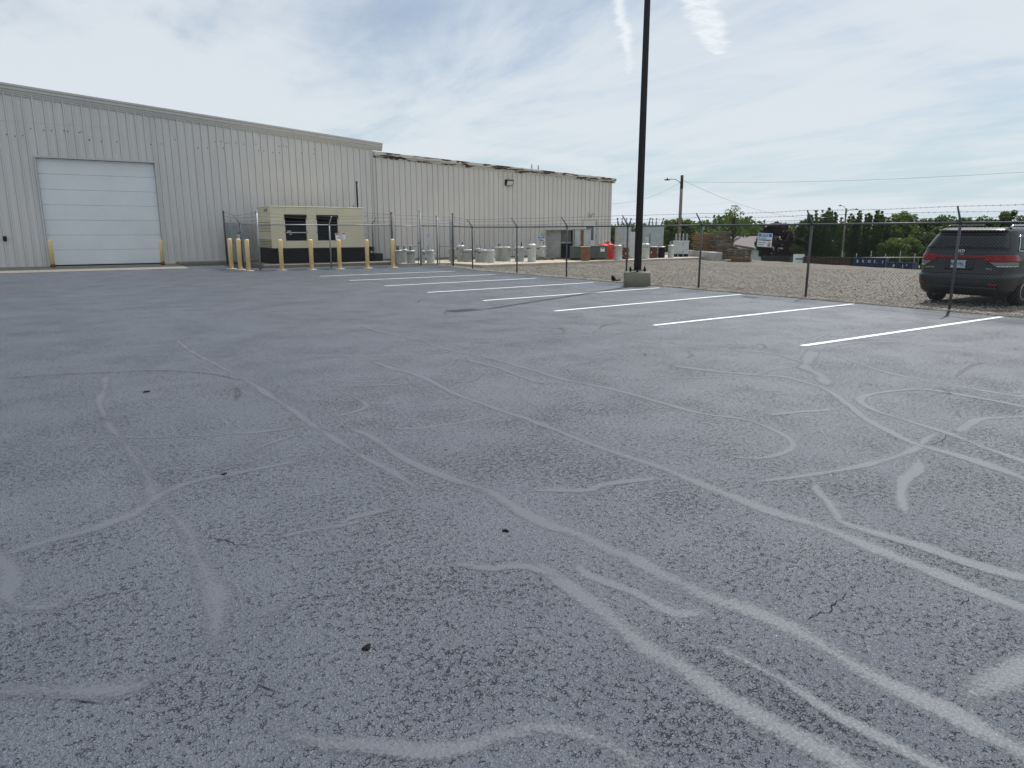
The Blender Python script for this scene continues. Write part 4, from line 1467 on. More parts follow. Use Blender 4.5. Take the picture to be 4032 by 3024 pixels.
so.rotation_euler.z = R(-30)
md = so.modifiers.new('thickness', 'SOLIDIFY')
md.thickness = 0.02
tag(so, 'torn black plastic scrap on the gravel beside the pole footing', 'debris')

# ------------------------------------------------------------------ generator
struct(MB().bbox(8.35, 14.65, 31.85, 35.6, 0.02, 0.245, 0.015).build('concrete_pad', M['foot']))
gn = thing('standby_generator', 'beige enclosed standby generator on a black fuel tank', 'generator', (11.2, 34.0, 0.245))
X0, X1, Y0, Y1, Z0, Z1 = 9.05, 13.42, 32.9, 35.1, 0.93, 2.78


def gbox(name, m, *a, parent=None, b=0.004):
    return MB().bbox(*a, b).build(name, m, parent or gn, True)


gbox('fuel_tank', M['blackm'], 9.0, 13.45, 32.95, 35.05, 0.245, 0.925)
gbox('tank_extension', M['blackm'], 13.455, 14.40, 33.0, 35.0, 0.245, 0.62)
gbox('tank_rail', M['black'], 8.97, 13.47, 32.90, 32.948, 0.86, 0.925)
gbox('core', M['blackm'], X0 + 0.03, X1 - 0.03, Y0 + 0.09, Y1 - 0.03, Z0, Z1 - 0.04)
for (a, c, e, g) in ((X0, 9.685, Z0, Z1 - 0.05), (9.69, 10.645, 2.42, Z1 - 0.05), (9.69, 10.645, Z0, 1.255), (10.65, 11.155, Z0, Z1 - 0.05), (11.16, 12.135, 2.41, Z1 - 0.05), (11.16, 12.135, Z0, 1.255), (12.14, X1, Z0, Z1 - 0.05)):
    gbox('front_panel', M['beige'], a, c, Y0, Y0 + 0.085, e, g)
gbox('side_panel', M['beige'], X1 - 0.028, X1, Y0 + 0.088, Y1, Z0, Z1 - 0.05)
gbox('rear_panel', M['beige'], X0, X1 - 0.03, Y1 - 0.028, Y1, Z0, Z1 - 0.05)
for (e, g) in ((2.08, Z1 - 0.05), (1.30, 1.66)):
    gbox('side_panel', M['beige'], X0, X0 + 0.028, Y0 + 0.088, Y1 - 0.03, e, g)
for k in range(6):
    z = 1.68 + k * 0.066
    MB().add([(X0, Y0 + 0.09, z), (X0 + 0.03, Y0 + 0.09, z + 0.055), (X0 + 0.03, Y1 - 0.03, z + 0.055), (X0, Y1 - 0.03, z), (X0 + 0.004, Y0 + 0.09, z - 0.003), (X0 + 0.034, Y0 + 0.09, z + 0.052), (X0 + 0.034, Y1 - 0.03, z + 0.052), (X0 + 0.004, Y1 - 0.03, z - 0.003)],
             [(0, 1, 2, 3), (7, 6, 5, 4), (0, 4, 5, 1), (2, 6, 7, 3), (0, 3, 7, 4), (1, 5, 6, 2)]).build('louvre_slat', M['beige'], gn, True)
for k in range(5):
    z = 0.95 + k * 0.07
    b = MB()
    for q in range(7):
        y = Y0 + 0.10 + q * 0.295
        b.box(X0 - 0.001, X0 + 0.028, y, y + 0.20, z, z + 0.045)
    b.build('grille_bar', M['beige'], gn, True)
MB().bbox(X0 - 0.02, X1 + 0.02, Y0 - 0.02, Y1 + 0.02, Z1 - 0.048, Z1, 0.008).build('roof', M['beige'], gn, True)
for (a, c) in ((9.69, 10.645), (11.16, 12.135)):
    for k in range(9):
        z = 1.30 + k * 0.122
        MB().add([(a + 0.02, Y0 + 0.02, z), (c - 0.02, Y0 + 0.02, z), (c - 0.02, Y0 + 0.08, z + 0.09), (a + 0.02, Y0 + 0.08, z + 0.09), (a + 0.02, Y0 + 0.024, z - 0.008), (c - 0.02, Y0 + 0.024, z - 0.008), (c - 0.02, Y0 + 0.084, z + 0.082), (a + 0.02, Y0 + 0.084, z + 0.082)],
                 [(0, 1, 2, 3), (7, 6, 5, 4), (0, 4, 5, 1), (2, 6, 7, 3), (0, 3, 7, 4), (1, 5, 6, 2)]).build('louvre_slat', M['blackm'], gn, True)
    MB().bbox(a - 0.03, c + 0.03, Y0 - 0.05, Y0 - 0.003, 2.29, 2.41, 0.01).build('rolled_shade', M['black'], gn, True)
gbox('cross_bar', M['lid'], 9.70, 10.635, Y0 - 0.015, Y0 + 0.015, 1.60, 1.635)
gbox('data_plate', M['lid'], 9.76, 9.93, Y0 - 0.012, Y0 + 0.012, 1.66, 1.70)
gbox('data_plate', M['lid'], 9.85, 9.96, Y0 - 0.012, Y0 + 0.012, 1.53, 1.565)
bd = gbox('badge', M['black'], X0 - 0.012, X0 - 0.001, Y0 + 0.45, Y0 + 0.95, 2.55, 2.66)
for q in range(3):
    MB().box(X0 - 0.016, X0 - 0.0125, Y0 + 0.52 + q * 0.13, Y0 + 0.60 + q * 0.13, 2.575, 2.635).build('badge_letter', M['lid'], bd, True)
MB().tube([(13.28, 33.2, Z1 - 0.04), (13.28, 33.2, 3.93)], 0.042, 10).build('exhaust_stack', M['black'], gn, True)
MB().lathe([(0.045, 0), (0.075, 0.03), (0.07, 0.06), (0.01, 0.07)], (13.28, 33.2, 3.93), 10).build('rain_cap', M['galvdark'], gn, True)
MB().tube([(13.92, 33.5, 0.60), (13.92, 33.5, 0.74)], 0.05, 10).build('filler_neck', M['black'], gn, True)
gbox('vent_box', M['black'], 13.50, 14.08, 33.25, 33.8, 0.735, 0.95)
for z in (2.2, 1.6):
    for x in (9.66, 10.67, 11.13, 12.17):
        gbox('panel_latch', M['galvdark'], x - 0.02, x + 0.02, Y0 - 0.012, Y0 - 0.001, z, z + 0.06)

ec = thing('electrical_cabinet', 'grey electrical cabinet against the wall left of the generator', 'cabinet', (8.25, 35.75, 0.245))
MB().bbox(-0.42, 0.42, -0.22, 0.22, 0.0, 1.75, 0.01).build('body', M['tank'], ec)
MB().bbox(-0.40, 0.40, -0.245, -0.222, 0.06, 1.70, 0.006).build('door', M['tank'], ec)
MB().box(-0.07, 0.08, -0.2485, -0.2455, 1.10, 1.38).build('warning_label', M['white'], ec)
MB().box(-0.07, 0.08, -0.2505, -0.249, 1.30, 1.38).build('label_header', M['red'], ec)


# ------------------------------------------------------------------ pole transformers stored on the slab
def transformer(label, x, y, r, h, dome=False, bush=2, bail=False, m='tank', seed=0, z=0.16, cat='transformer', lidm='lid', group='drum transformers stored on the slab'):
    rr = random.Random(seed)
    t = thing('pole_transformer', label, cat, (x, y, z), rr.uniform(0, 6.28), group)
    body = h * (0.88 if dome else 0.91)
    b = MB()
    b.lathe([(r * 0.97, 0.0), (r, 0.02), (r, body * 0.96), (r * 1.04, body * 0.965), (r * 1.04, body)], n=20)
    b.build('tank', M[m], t)
    b = MB()
    if dome:
        b.lathe([(r * 1.06, body), (r * 1.06, body + 0.03), (r * 1.0, body + 0.05), (r * 0.8, h - 0.015), (r * 0.4, h), (0.01, h + 0.003)], n=20)
    else:
        b.lathe([(r * 1.07, body), (r * 1.07, body + 0.03), (r * 0.95, body + 0.05), (r * 0.5, h), (0.01, h)], n=20)
    b.build('lid', M[lidm], t)
    for k in range(bush):
        a = rr.uniform(0, 6.28) if bush == 1 else k * math.pi + rr.uniform(-0.4, 0.4)
        d = r * 0.55
        bh = rr.uniform(0.16, 0.27)
        pr = [(0.03, -0.05), (0.03, 0.02)]
        for q in range(4):
            zz = 0.03 + q * bh * 0.18
            pr += [(0.042, zz), (0.028, zz + bh * 0.09)]
        pr += [(0.02, bh * 0.8), (0.02, bh), (0.008, bh + 0.02)]
        MB().lathe(pr, (d * math.cos(a), d * math.sin(a), h - 0.03), 10).build('bushing', M[rr.choice(['porcelain', 'porcelain', 'brownpor'])], t)
    for k in range(3):                                    # low voltage terminals
        a = -0.5 + k * 0.5
        cx, cy = (r + 0.01) * math.cos(a), (r + 0.01) * math.sin(a)
        MB().tube([(cx * 0.95, cy * 0.95, body * 0.84), (cx * 1.22, cy * 1.22, body * 0.84)], [0.026, 0.018], 8).build('terminal', M['brownpor'], t)
    for zz in (0.25, 0.72):                               # hanger lugs
        MB().bbox(-r - 0.07, -r + 0.005, -0.05, 0.05, body * zz, body * zz + 0.05, 0.006).build('hanger_lug', M[m], t)
    MB().box(-0.04, 0.04, r * 0.985, r + 0.006, body * 0.45, body * 0.6).build('data_plate', M['lid'], t)
    if bail:
        MB().tube([(r * 0.7, 0, h - 0.05), (r * 0.75, 0, h + 0.12), (r * 0.3, 0, h + 0.22), (-r * 0.4, 0, h + 0.17), (-r * 0.7, 0, h - 0.04)], 0.010, 6).build('wire_bail', M['galv'], t)
    if m == 'rustside':
        pass
    return t


TR = [
    ('grey drum transformer, leftmost behind the wide gate', 14.72, 31.95, .175, .64, False, 2, False, 'tank'),
    ('grey drum transformer set back behind the middle of the wide gate', 15.42, 32.75, .17, .66, False, 2, False, 'tank'),
    ('grey drum transformer behind the right stile of the wide gate', 15.30, 31.75, .205, .62, False, 2, False, 'tank'),
    ('narrow pale drum transformer beside the one with a wire bail', 15.98, 31.85, .105, .60, False, 1, False, 'tankl'),
    ('pale drum transformer with a curved wire bail behind the short panel', 16.30, 31.62, .185, .63, False, 1, True, 'tankl'),
    ('rust streaked drum transformer nearest the narrow walk gate', 18.25, 32.98, .15, .68, False, 1, False, 'rusty'),
    ('tall domed drum transformer left of the first fence bay', 18.51, 32.50, .19, .84, True, 1, False, 'tank'),
    ('broad low drum transformer left of the second fence post', 18.63, 31.95, .235, .61, False, 1, False, 'tank'),
    ('drum transformer with a dark terminal right of the second fence post', 18.95, 31.42, .19, .68, False, 2, False, 'tank'),
    ('worn drum transformer behind the pale one at the slab front', 18.86, 30.87, .21, .62, False, 2, False, 'tank'),
    ('pale drum transformer with a hooked bushing nearest the slab front', 18.93, 30.26, .185, .63, False, 1, True, 'tankl'),
    ('large drum transformer left half of the tall pair', 20.62, 32.00, .28, .73, False, 2, False, 'tank'),
    ('large drum transformer right half of the tall pair, rust at foot', 20.50, 31.25, .22, .75, False, 2, False, 'tank'),
    ('grey drum transformer just right of the third fence post', 20.93, 30.68, .235, .75, False, 2, False, 'tank'),
    ('tall pale domed drum transformer beside the one on a pallet', 21.25, 30.02, .215, .90, True, 1, False, 'tankl'),
]
M['rusty'] = plain('rust_streaked_grey', (0.34, 0.36, 0.36), 0.6, 0, 0.2, 4.0, (0.25, 0.12, 0.05), 0.48, 4.0, stretch=(3, 3, 0.8))
for k, a in enumerate(TR):
    transformer(*a, seed=k + 3)
transformer('pale drum transformer standing on a wooden pallet below the notice sign', 23.12, 31.73, .22, .60, False, 2, False, 'tankl', 40, 0.305)
transformer('plain grey drum transformer beside the red tarpaulin', 26.60, 29.48, .21, .80, False, 1, False, 'tankl', 41)
transformer('tall domed grey drum transformer right of the light pole', 29.10, 29.95, .235, .86, True, 1, False, 'tankl', 42)
transformer('slim grey drum transformer left of the square four bushing tank', 31.49, 30.27, .175, .74, False, 2, True, 'tankl', 43)
transformer('rusty maroon drum transformer just left of the light pole', 27.50, 29.85, .18, .66, False, 2, False, 'maroon', 44, lidm='rust')
transformer('maroon drum transformer, left one of the dark pair', 30.16, 30.35, .205, .68, False, 1, False, 'maroon', 45)
transformer('black drum transformer, right one of the dark pair', 30.88, 30.42, .19, .66, False, 1, False, 'blackm', 46)


# pallets -------------------------------------------------------------
def pallet_mesh(name, m, seed):
    rr = random.Random(seed)
    b = MB()
    L_, Wd = 1.22, 1.02
    for y in (-Wd / 2 + 0.12, -0.02, Wd / 2 - 0.16):
        b.box(-L_ / 2 + 0.09, L_ / 2 - 0.09, y, y + 0.04, 0.018, 0.105)
    for k in range(7):
        x = -L_ / 2 + k * (L_ - 0.10) / 6
        j = rr.uniform(-0.012, 0.012)
        if rr.random() < 0.06:
            continue
        b.box(x + j, x + 0.10 + j, -Wd / 2 + rr.uniform(-0.01, 0.01), Wd / 2 + rr.uniform(-0.01, 0.01), 0.1055, 0.134)
    for k in range(3):
        x = -L_ / 2 + 0.09 + k * (L_ - 0.28) / 2
        b.box(x, x + 0.10, -Wd / 2 + 0.06, Wd / 2 - 0.06, 0.0, 0.0175)
    return b.mesh(name, m)


PM = [pallet_mesh('pallet', M['wood'], 1), pallet_mesh('pallet', M['wood2'], 2), pallet_mesh('pallet', M['wood'], 3)]


def pallet(label, x, y, z, rz, kind, group, rx=0.0, ry=0.0):
    o = link('wooden_pallet', PM[kind])
    o.location = (x, y, z)
    o.rotation_euler = (rx, ry, rz)
    return tag(o, label, 'pallet', group)


pallet('wooden pallet under the pale drum transformer on the slab', 23.14, 31.70, 0.161, R(-20), 0, 'pallets')
ORD = ['lowest', 'second from the ground', 'third from the ground', 'fourth from the ground', 'fifth from the ground', 'sixth from the ground', 'seventh from the ground', 'eighth from the ground', 'ninth from the ground', 'tenth from the ground', 'eleventh from the ground', 'topmost']
rp = random.Random(5)
n1, n2 = 11, 12
for k in range(n1):
    o_ = ORD[k] if k < n1 - 1 else 'topmost'
    pallet('weathered pallet in the left tall stack behind the barrier, %s' % o_, 35.05 + rp.uniform(-.10, .10), 31.0 + rp.uniform(-.10, .10), 0.10 + k * 0.1345, R(-40 + rp.uniform(-9, 9)), rp.choice([0, 1, 2, 1]), 'pallets in the left tall stack')
for k in range(n2):
    o_ = ORD[k] if k < n2 - 1 else 'topmost'
    pallet('weathered pallet in the right tall stack behind the barrier, %s' % o_, 34.95 + rp.uniform(-.14, .14), 29.45 + rp.uniform(-.14, .14), 0.06 + k * 0.1345, R(-38 + rp.uniform(-12, 12)), rp.choice([0, 0, 2, 2]), 'pallets in the right tall stack')
for k in range(5):
    o_ = ORD[k] if k < 4 else 'topmost'
    pallet('pallet in the low stack at the barrier end, %s' % o_, 33.55 + rp.uniform(-.06, .06), 26.85 + rp.uniform(-.06, .06), 0.02 + k * 0.1345, R(-44 + rp.uniform(-5, 5)), rp.choice([0, 2, 1]), 'pallets in the low stack')
pallet('pallet leaning from the tall stack onto the low stack', 33.95, 28.05, 0.78, R(-40), 2, 'leaning pallets', 0, R(22))
pallet('pallet lying tilted on top of the low stack', 33.62, 26.75, 0.74, R(-48), 2, 'leaning pallets', 0, R(9))
bl = thing('concrete_barrier', 'long pale concrete barrier block in front of the pallet stacks', 'barrier', (33.95, 29.85, 0.0), math.atan2(4.47, 2.81))
MB().bbox(-2.45, 0.09, -0.30, 0.30, 0.0, 0.50, 0.02).build('block', M['block'], bl)
MB().bbox(0.11, 2.65, -0.30, 0.30, 0.0, 0.50, 0.02).build('block', M['block'], bl)

# cabinets and pad equipment ---------------------------------------------
oc = thing('switchgear_cabinet', 'large grey open cabinet with a dark interior on the slab', 'cabinet', (24.9, 32.55, 0.16), R(-33))
MB().bbox(-0.75, 0.75, 0.35, 0.39, 0.05, 1.58, 0.004).build('back_panel', M['cab'], oc)
MB().bbox(-0.75, -0.71, -0.42, 0.348, 0.05, 1.58, 0.004).build('side_panel', M['cab'], oc)
MB().bbox(0.71, 0.75, -0.42, 0.348, 0.05, 1.58, 0.004).build('side_panel', M['blackm'], oc)
MB().bbox(-0.79, 0.79, -0.46, 0.42, 1.582, 1.63, 0.008).build('roof', M['cab'], oc)
MB().bbox(-0.75, 0.75, -0.42, 0.39, 0.0, 0.048, 0.004).build('floor', M['rust'], oc)
MB().bbox(-0.708, 0.12, -0.05, -0.02, 0.06, 1.575, 0.003).build('inner_panel', M['cab'], oc)
MB().bbox(0.14, 0.708, -0.15, -0.12, 0.06, 0.84, 0.003).build('inner_panel', M['blackm'], oc)
MB().bbox(0.14, 0.708, -0.16, -0.12, 0.87, 0.93, 0.003).build('divider', M['tankl'], oc)
MB().bbox(-1.05, -0.762, -0.60, -0.57, 0.06, 1.57, 0.003).build('open_door', M['cab'], oc)
pc = thing('switchgear_cabinet', 'narrow pale cabinet with a brown strip behind the green pad boxes', 'cabinet', (25.75, 31.55, 0.16), R(-33))
MB().bbox(-0.42, 0.46, -0.35, 0.35, 0.0, 1.60, 0.006).build('body', M['tankl'], pc)
MB().bbox(-0.46, 0.50, -0.39, 0.39, 1.602, 1.66, 0.008).build('roof', M['cab'], pc)
MB().bbox(-0.11, 0.06, -0.362, -0.352, 0.05, 1.585, 0.002).build('rusted_strip', M['rust'], pc)
MB().bbox(-0.40, -0.125, -0.366, -0.352, 0.05, 1.585, 0.003).build('door', M['tankl'], pc)
MB().bbox(0.075, 0.44, -0.366, -0.352, 0.05, 1.585, 0.003).build('door', M['tankl'], pc)
# coil of wire on the pad box
MB().tube([(0.16 * math.cos(a * 0.42) * (1 - 0.004 * a), 0.03 * math.sin(a), 0.17 + 0.16 * math.sin(a * 0.42)) for a in range(46)], 0.008, 5).build('x', M['galv']).name = 'wire_coil'
wc = bpy.data.objects['wire_coil']
wc.location = (24.62, 30.45, 0.905)
wc.rotation_euler.z = R(-30)
tag(wc, 'upright coil of grey wire standing on the green pad box', 'wire coil')


def padbox(label, x, y, rz, w, d, h, m, extra=True):
    t = thing('pad_transformer', label, 'transformer', (x, y, 0.16), rz, 'pad mounted equipment on the slab')
    MB().bbox(-w / 2 + 0.02, w / 2 - 0.02, -d / 2 + 0.02, d / 2 - 0.02, 0.0, 0.10, 0.004).build('skid', M['blackm'], t)
    MB().bbox(-w / 2, w / 2, -d / 2, d / 2, 0.101, h, 0.015).build('tank', M[m], t)
    MB().bbox(-w / 2 - 0.02, w / 2 + 0.02, -d / 2 - 0.03, d / 2 + 0.02, h + 0.001, h + 0.03, 0.008).build('hood', M[m], t)
    if extra:
        MB().box(w * 0.14, w * 0.36, -d / 2 - 0.006, -d / 2 - 0.001, h * 0.62, h * 0.92).build('warning_label', M['white'], t)
        MB().box(w * 0.16, w * 0.34, -d / 2 - 0.009, -d / 2 - 0.0065, h * 0.84, h * 0.90).build('label_header', M['red'], t)
    MB().bbox(-0.02, 0.02, -d / 2 - 0.03, -d / 2 - 0.001, h * 0.40, h * 0.5, 0.004).build('latch', M['blackm'], t)
    return t


padbox('low dark green pad box left of the rusted box', 24.55, 30.55, R(-33), 0.62, 0.6, 0.70, 'green', False)
padbox('low dark green pad box with a white label right of the rusted box', 25.60, 30.05, R(-33), 1.05, 0.62, 0.72, 'green')
rb = thing('rusted_housing', 'orange brown rusted steel housing between the green pad boxes', 'housing', (24.36, 29.52, 0.16), R(-33))
MB().bbox(-0.22, 0.22, -0.20, 0.20, 0.0, 0.70, 0.02).build('body', M['rust'], rb)
MB().bbox(-0.25, 0.25, -0.23, 0.23, 0.702, 0.74, 0.008).build('lid', M['slab'], rb)
lb = MB().bbox(-0.38, 0.38, -0.05, 0.05, 0, 0.06, 0.004).build('timber_plank', M['wood2'])
lb.location = (25.42, 29.40, 0.162)
lb.rotation_euler.z = R(-33)
tag(lb, 'single timber plank on the slab before the labelled green box', 'plank')

# red tarpaulin gathered over a drum
tb = MB()
n = 40
ringz = [(0.0, 0.36), (0.12, 0.35), (0.35, 0.33), (0.55, 0.31), (0.66, 0.30), (0.74, 0.34), (0.78, 0.38), (0.80, 0.30), (0.84, 0.17), (0.90, 0.08), (0.96, 0.10), (1.0, 0.03)]
vv = []
for q, (z, r) in enumerate(ringz):
    for k in range(n):
        a = 2 * math.pi * k / n
        fold = 1 + (0.10 - 0.06 * (z > 0.6)) * math.sin(a * 7 + q * 0.25) + 0.05 * math.sin(a * 13 + q * 0.6)
        if 0.73 < z < 0.82:
            fold *= 1 + 0.38 * math.cos(2 * a + 0.6)
        vv.append((r * fold * math.cos(a), r * fold * math.sin(a), z + 0.02 * math.sin(a * 3) * (z > 0.7)))
tb.add(vv, [(q * n + k, q * n + (k + 1) % n, (q + 1) * n + (k + 1) % n, (q + 1) * n + k) for q in range(len(ringz) - 1) for k in range(n)], True)
tb.f.append(tuple(range((len(ringz) - 1) * n, len(ringz) * n)))
tb.sm.append(True)
to = thing('tarpaulin', 'bright red tarpaulin tied over a drum on the slab', 'tarpaulin', (26.52, 30.22, 0.16))
tb.build('cover', M['tarp'], to)
MB().tube([(0.3, 0.0, 0.86), (0.1, 0, 0.97), (-0.2, 0.1, 1.02), (-0.32, 0.1, 1.06)], 0.012, 6).build('tie_rope', M['lid'], to)


def big_tank(label, x, y, rz, w, d, h, bushx, fins):
    t = thing('power_transformer', label, 'transformer', (x, y, 0.16), rz, 'large tanks at the back of the slab')
    MB().bbox(-w / 2, w / 2, -d / 2, d / 2, 0.0, h, 0.012).build('tank', M['tank'], t)
    MB().bbox(-w / 2 - 0.02, w / 2 + 0.02, -d / 2 - 0.02, d / 2 + 0.02, h + 0.001, h + 0.035, 0.008).build('lid', M['tankl'], t)
    for (fx, fw, ft, fm) in fins:
        f_ = MB().bbox(fx - fw / 2, fx + fw / 2, -d / 2 - 0.16, -d / 2 - 0.001, 0.12, ft, 0.01).build('radiator', M[fm], t)
    for k, (bx, tilt) in enumerate(bushx):
        b = MB()
        pr = [(0.045, -0.01), (0.045, 0.06)]
        for q in range(5):
            pr += [(0.058, 0.08 + q * 0.045), (0.036, 0.105 + q * 0.045)]
        pr += [(0.024, 0.33), (0.024, 0.40), (0.05, 0.405), (0.05, 0.47), (0.02, 0.50)]
        b.lathe(pr, n=10)
        b.xform(Matrix.Translation((bx, -0.05, h + 0.03)) @ Matrix.Rotation(tilt, 4, 'Y'))
        b.build('bushing', M['porcelain'] if k % 3 else M['brownpor'], t)
    return t


big_tank('tall grey transformer tank left of the light pole, bushings on top', 29.6, 32.4, R(-33), 0.86, 0.7, 1.78, [(-0.30, R(-8)), (-0.08, 0), (0.16, R(2)), (0.33, R(16))], [(-0.28, 0.40, 1.42, 'cab'), (0.14, 0.42, 1.38, 'tank')])
big_tank('tall grey transformer tank right of the light pole, radiator door in front', 31.15, 31.45, R(-33), 1.12, 0.7, 1.78, [(-0.30, R(10)), (-0.06, R(-4)), (0.14, R(3)), (0.45, R(16))], [(0.06, 0.62, 1.46, 'tank'), (-0.44, 0.2, 1.2, 'tankl')])
gp_ = thing('steel_panel', 'upright pale grey panel box behind the light pole', 'cabinet', (28.82, 30.75, 0.16), R(-33))
MB().bbox(-0.17, 0.17, -0.12, 0.12, 0.0, 1.48, 0.01).build('body', M['tankl'], gp_)
MB().bbox(-0.15, 0.15, -0.14, -0.122, 0.05, 1.43, 0.005).build('door', M['tankl'], gp_)
rt_ = thing('square_tank', 'square pale tank with four ribbed bushings on dark timbers', 'transformer', (33.25, 31.15, 0.16), R(-33))
MB().bbox(-0.42, 0.42, -0.30, 0.30, 0.16, 0.90, 0.02).build('tank', M['tankl'], rt_)
MB().bbox(-0.45, 0.45, -0.33, 0.33, 0.902, 0.95, 0.01).build('lid', M['lid'], rt_)
for x in (-0.32, 0.0, 0.32):
    MB().bbox(x - 0.06, x + 0.06, -0.36, 0.36, 0.0, 0.158, 0.006).build('timber', M['blackm'], rt_)
for x in (-0.33, -0.11, 0.11, 0.33):
    pr = [(0.05, 0.95), (0.05, 0.99)]
    for q in range(6):
        pr += [(0.062, 1.0 + q * 0.055), (0.044, 1.03 + q * 0.055)]
    pr += [(0.05, 1.33), (0.05, 1.37), (0.01, 1.38)]
    MB().lathe(pr, (x, -0.05, 0), 10).build('bushing', M['porcelain'], rt_)
MB().box(-0.0, 0.13, -0.306, -0.301, 0.74, 0.79).build('warning_label', M['red'], rt_)
MB().box(0.02, 0.13, -0.306, -0.301, 0.28, 0.33).build('warning_label', M['red'], rt_)

# ------------------------------------------------------------------ utility poles and wires
def upole(label, x, y, zt, r0, r1, lean=(0, 0)):
    zb = low_z(x, y) - 0.06
    t = thing('utility_pole', label, 'utility pole', (x, y, zb))
    h = zt - zb
    MB().tube([(0, 0, -0.3), (lean[0] * 0.6, lean[1] * 0.6, h * 0.6), (lean[0] * 0.86, lean[1] * 0.86, h * 0.86)], [r0, (r0 + r1) / 2, r1 * 1.05], 12).build('pole', M['pole'], t)
    MB().tube([(lean[0] * 0.86, lean[1] * 0.86, h * 0.86), (lean[0], lean[1], h)], [r1 * 1.06, r1], 12).build('pole_top', M['poletar'], t)
    return t, h


def lamp_arm(t, pts, name='lamp_arm'):
    a = MB().tube(pts, 0.028, 7).build(name, M['galvdark'], t)
    e = Vector(pts[-1])
    d = (e - Vector(pts[-2]))
    d.z = 0
    d.normalize()
    rz = math.atan2(d.y, d.x)
    b = MB()
    b.bbox(-0.10, 0.34, -0.10, 0.10, -0.07, 0.03, 0.03)
    b.lathe([(0.05, 0.03), (0.05, 0.10), (0.03, 0.14)], (0.1, 0, 0), 8)
    b.xform(Matrix.Translation(e) @ Matrix.Rotation(rz, 4, 'Z'))
    b.build('lamp_head', M['black'], a)


p1, h1 = upole('wooden utility pole with a curved street lamp, behind the stored tanks', 46.35, 43.7, 6.32, 0.15, 0.125, (0.22, 0.18))
zo = p1.location.z
lamp_arm(p1, [(0.2, 0.15, 5.45 - zo), (0.02, 0.25, 5.78 - zo), (-0.3, 0.45, 5.98 - zo), (-0.62, 0.62, 6.0 - zo), (-0.8, 0.74, 5.96 - zo)])
p2, h2 = upole('distant wooden pole with two small lamps among the trees', 95.9, 59.2, 4.85, 0.14, 0.11, (0.35, 0.25))
z2 = p2.location.z
lamp_arm(p2, [(0.3, 0.2, 4.3 - z2), (0.55, -0.1, 4.65 - z2), (0.95, -0.4, 4.8 - z2), (1.25, -0.6, 4.75 - z2)])
lamp_arm(p2, [(0.3, 0.3, 4.7 - z2), (0.2, 0.5, 5.1 - z2), (-0.1, 0.8, 5.25 - z2)])
p3, h3 = upole('far utility pole with a wooden crossarm above the woods', 130.0, 110.6, 4.5, 0.18, 0.14)
MB().box(-1.4, 1.4, -0.07, 0.07, h3 - 1.25, h3 - 1.08).xform(Matrix.Rotation(R(-42), 4, 'Z')).build('crossarm', M['poletar'], p3)
for q in (-1.2, -0.5, 0.5, 1.2):
    MB().lathe([(0.05, h3 - 1.08), (0.07, h3 - 1.0), (0.04, h3 - 0.85)], (q * math.cos(R(-42)), q * math.sin(R(-42)), 0), 8).build('insulator', M['porcelain'], p3)


def wire(label, a, c, sag, r=0.012):
    a, c = Vector(a), Vector(c)
    pts = []
    for k in range(25):
        t = k / 24
        p = a.lerp(c, t)
        p.z -= sag * 4 * t * (1 - t)
        pts.append(p)
    o = MB().tube(pts, r, 4, False).build('overhead_wire', M['cable'])
    return tag(o, label, 'wire', 'overhead wires at the lamp pole')


wire('thin overhead wire leaving the lamp pole nearly level to the right', (46.70, 43.75, 5.78), (45.6, 12.0, 4.9), 0.35, 0.008)
wire('thin overhead wire falling from the lamp pole to the distant pole', (46.65, 43.9, 5.95), (96.2, 59.4, 4.05), 1.55, 0.012)
wire('thin overhead wire falling from the lamp pole to the wing', (46.45, 43.95, 5.75), (32.0, 36.9, 3.45), 0.45, 0.010)

# ------------------------------------------------------------------ far house, skips, rail
FZ = -3.46
hd_ = Vector((118.93 - 104.81, 80.26 - 89.69, 0)).normalized()
hr = math.atan2(hd_.y, hd_.x)
ho = thing('house', 'low white house with a grey shingle roof beyond the yard', 'house', (111.3, 84.2, FZ), hr)
HL, HD = 17.5, 4.2
MB().box(-HL / 2 + 0.3, HL / 2 - 0.3, -HD + 0.5, HD - 0.5, 0, 2.3).build('wall', M['siding'], ho)
rz_, ez_ = 0.86 - FZ, -1.12 - FZ
ro = MB().add([(-HL / 2, -HD, ez_), (HL / 2, -HD, ez_), (HL / 2, HD, ez_), (-HL / 2, HD, ez_), (-HL / 2 + 2.0, 0, rz_), (HL / 2 - 2.0, 0, rz_)], [(0, 1, 5, 4), (1, 2, 5), (2, 3, 4, 5), (3, 0, 4), (3, 2, 1, 0)]).build('roof', M['shingle'], ho)
MB().box(-HL / 2 - 0.02, HL / 2 + 0.02, -HD - 0.06, -HD - 0.002, ez_ - 0.16, ez_ + 0.02).build('gutter', M['siding'], ro)
for x in (-5.5, -1.5, 3.0, 6.2):
    w_ = MB().box(x - 0.55, x + 0.55, -HD + 0.44, -HD + 0.49, 0.8, 1.9).build('window', M['glass'], ho)
    MB().box(x - 0.65, x + 0.65, -HD + 0.42, -HD + 0.48, 1.9, 1.98).build('window_frame', M['white'], w_)


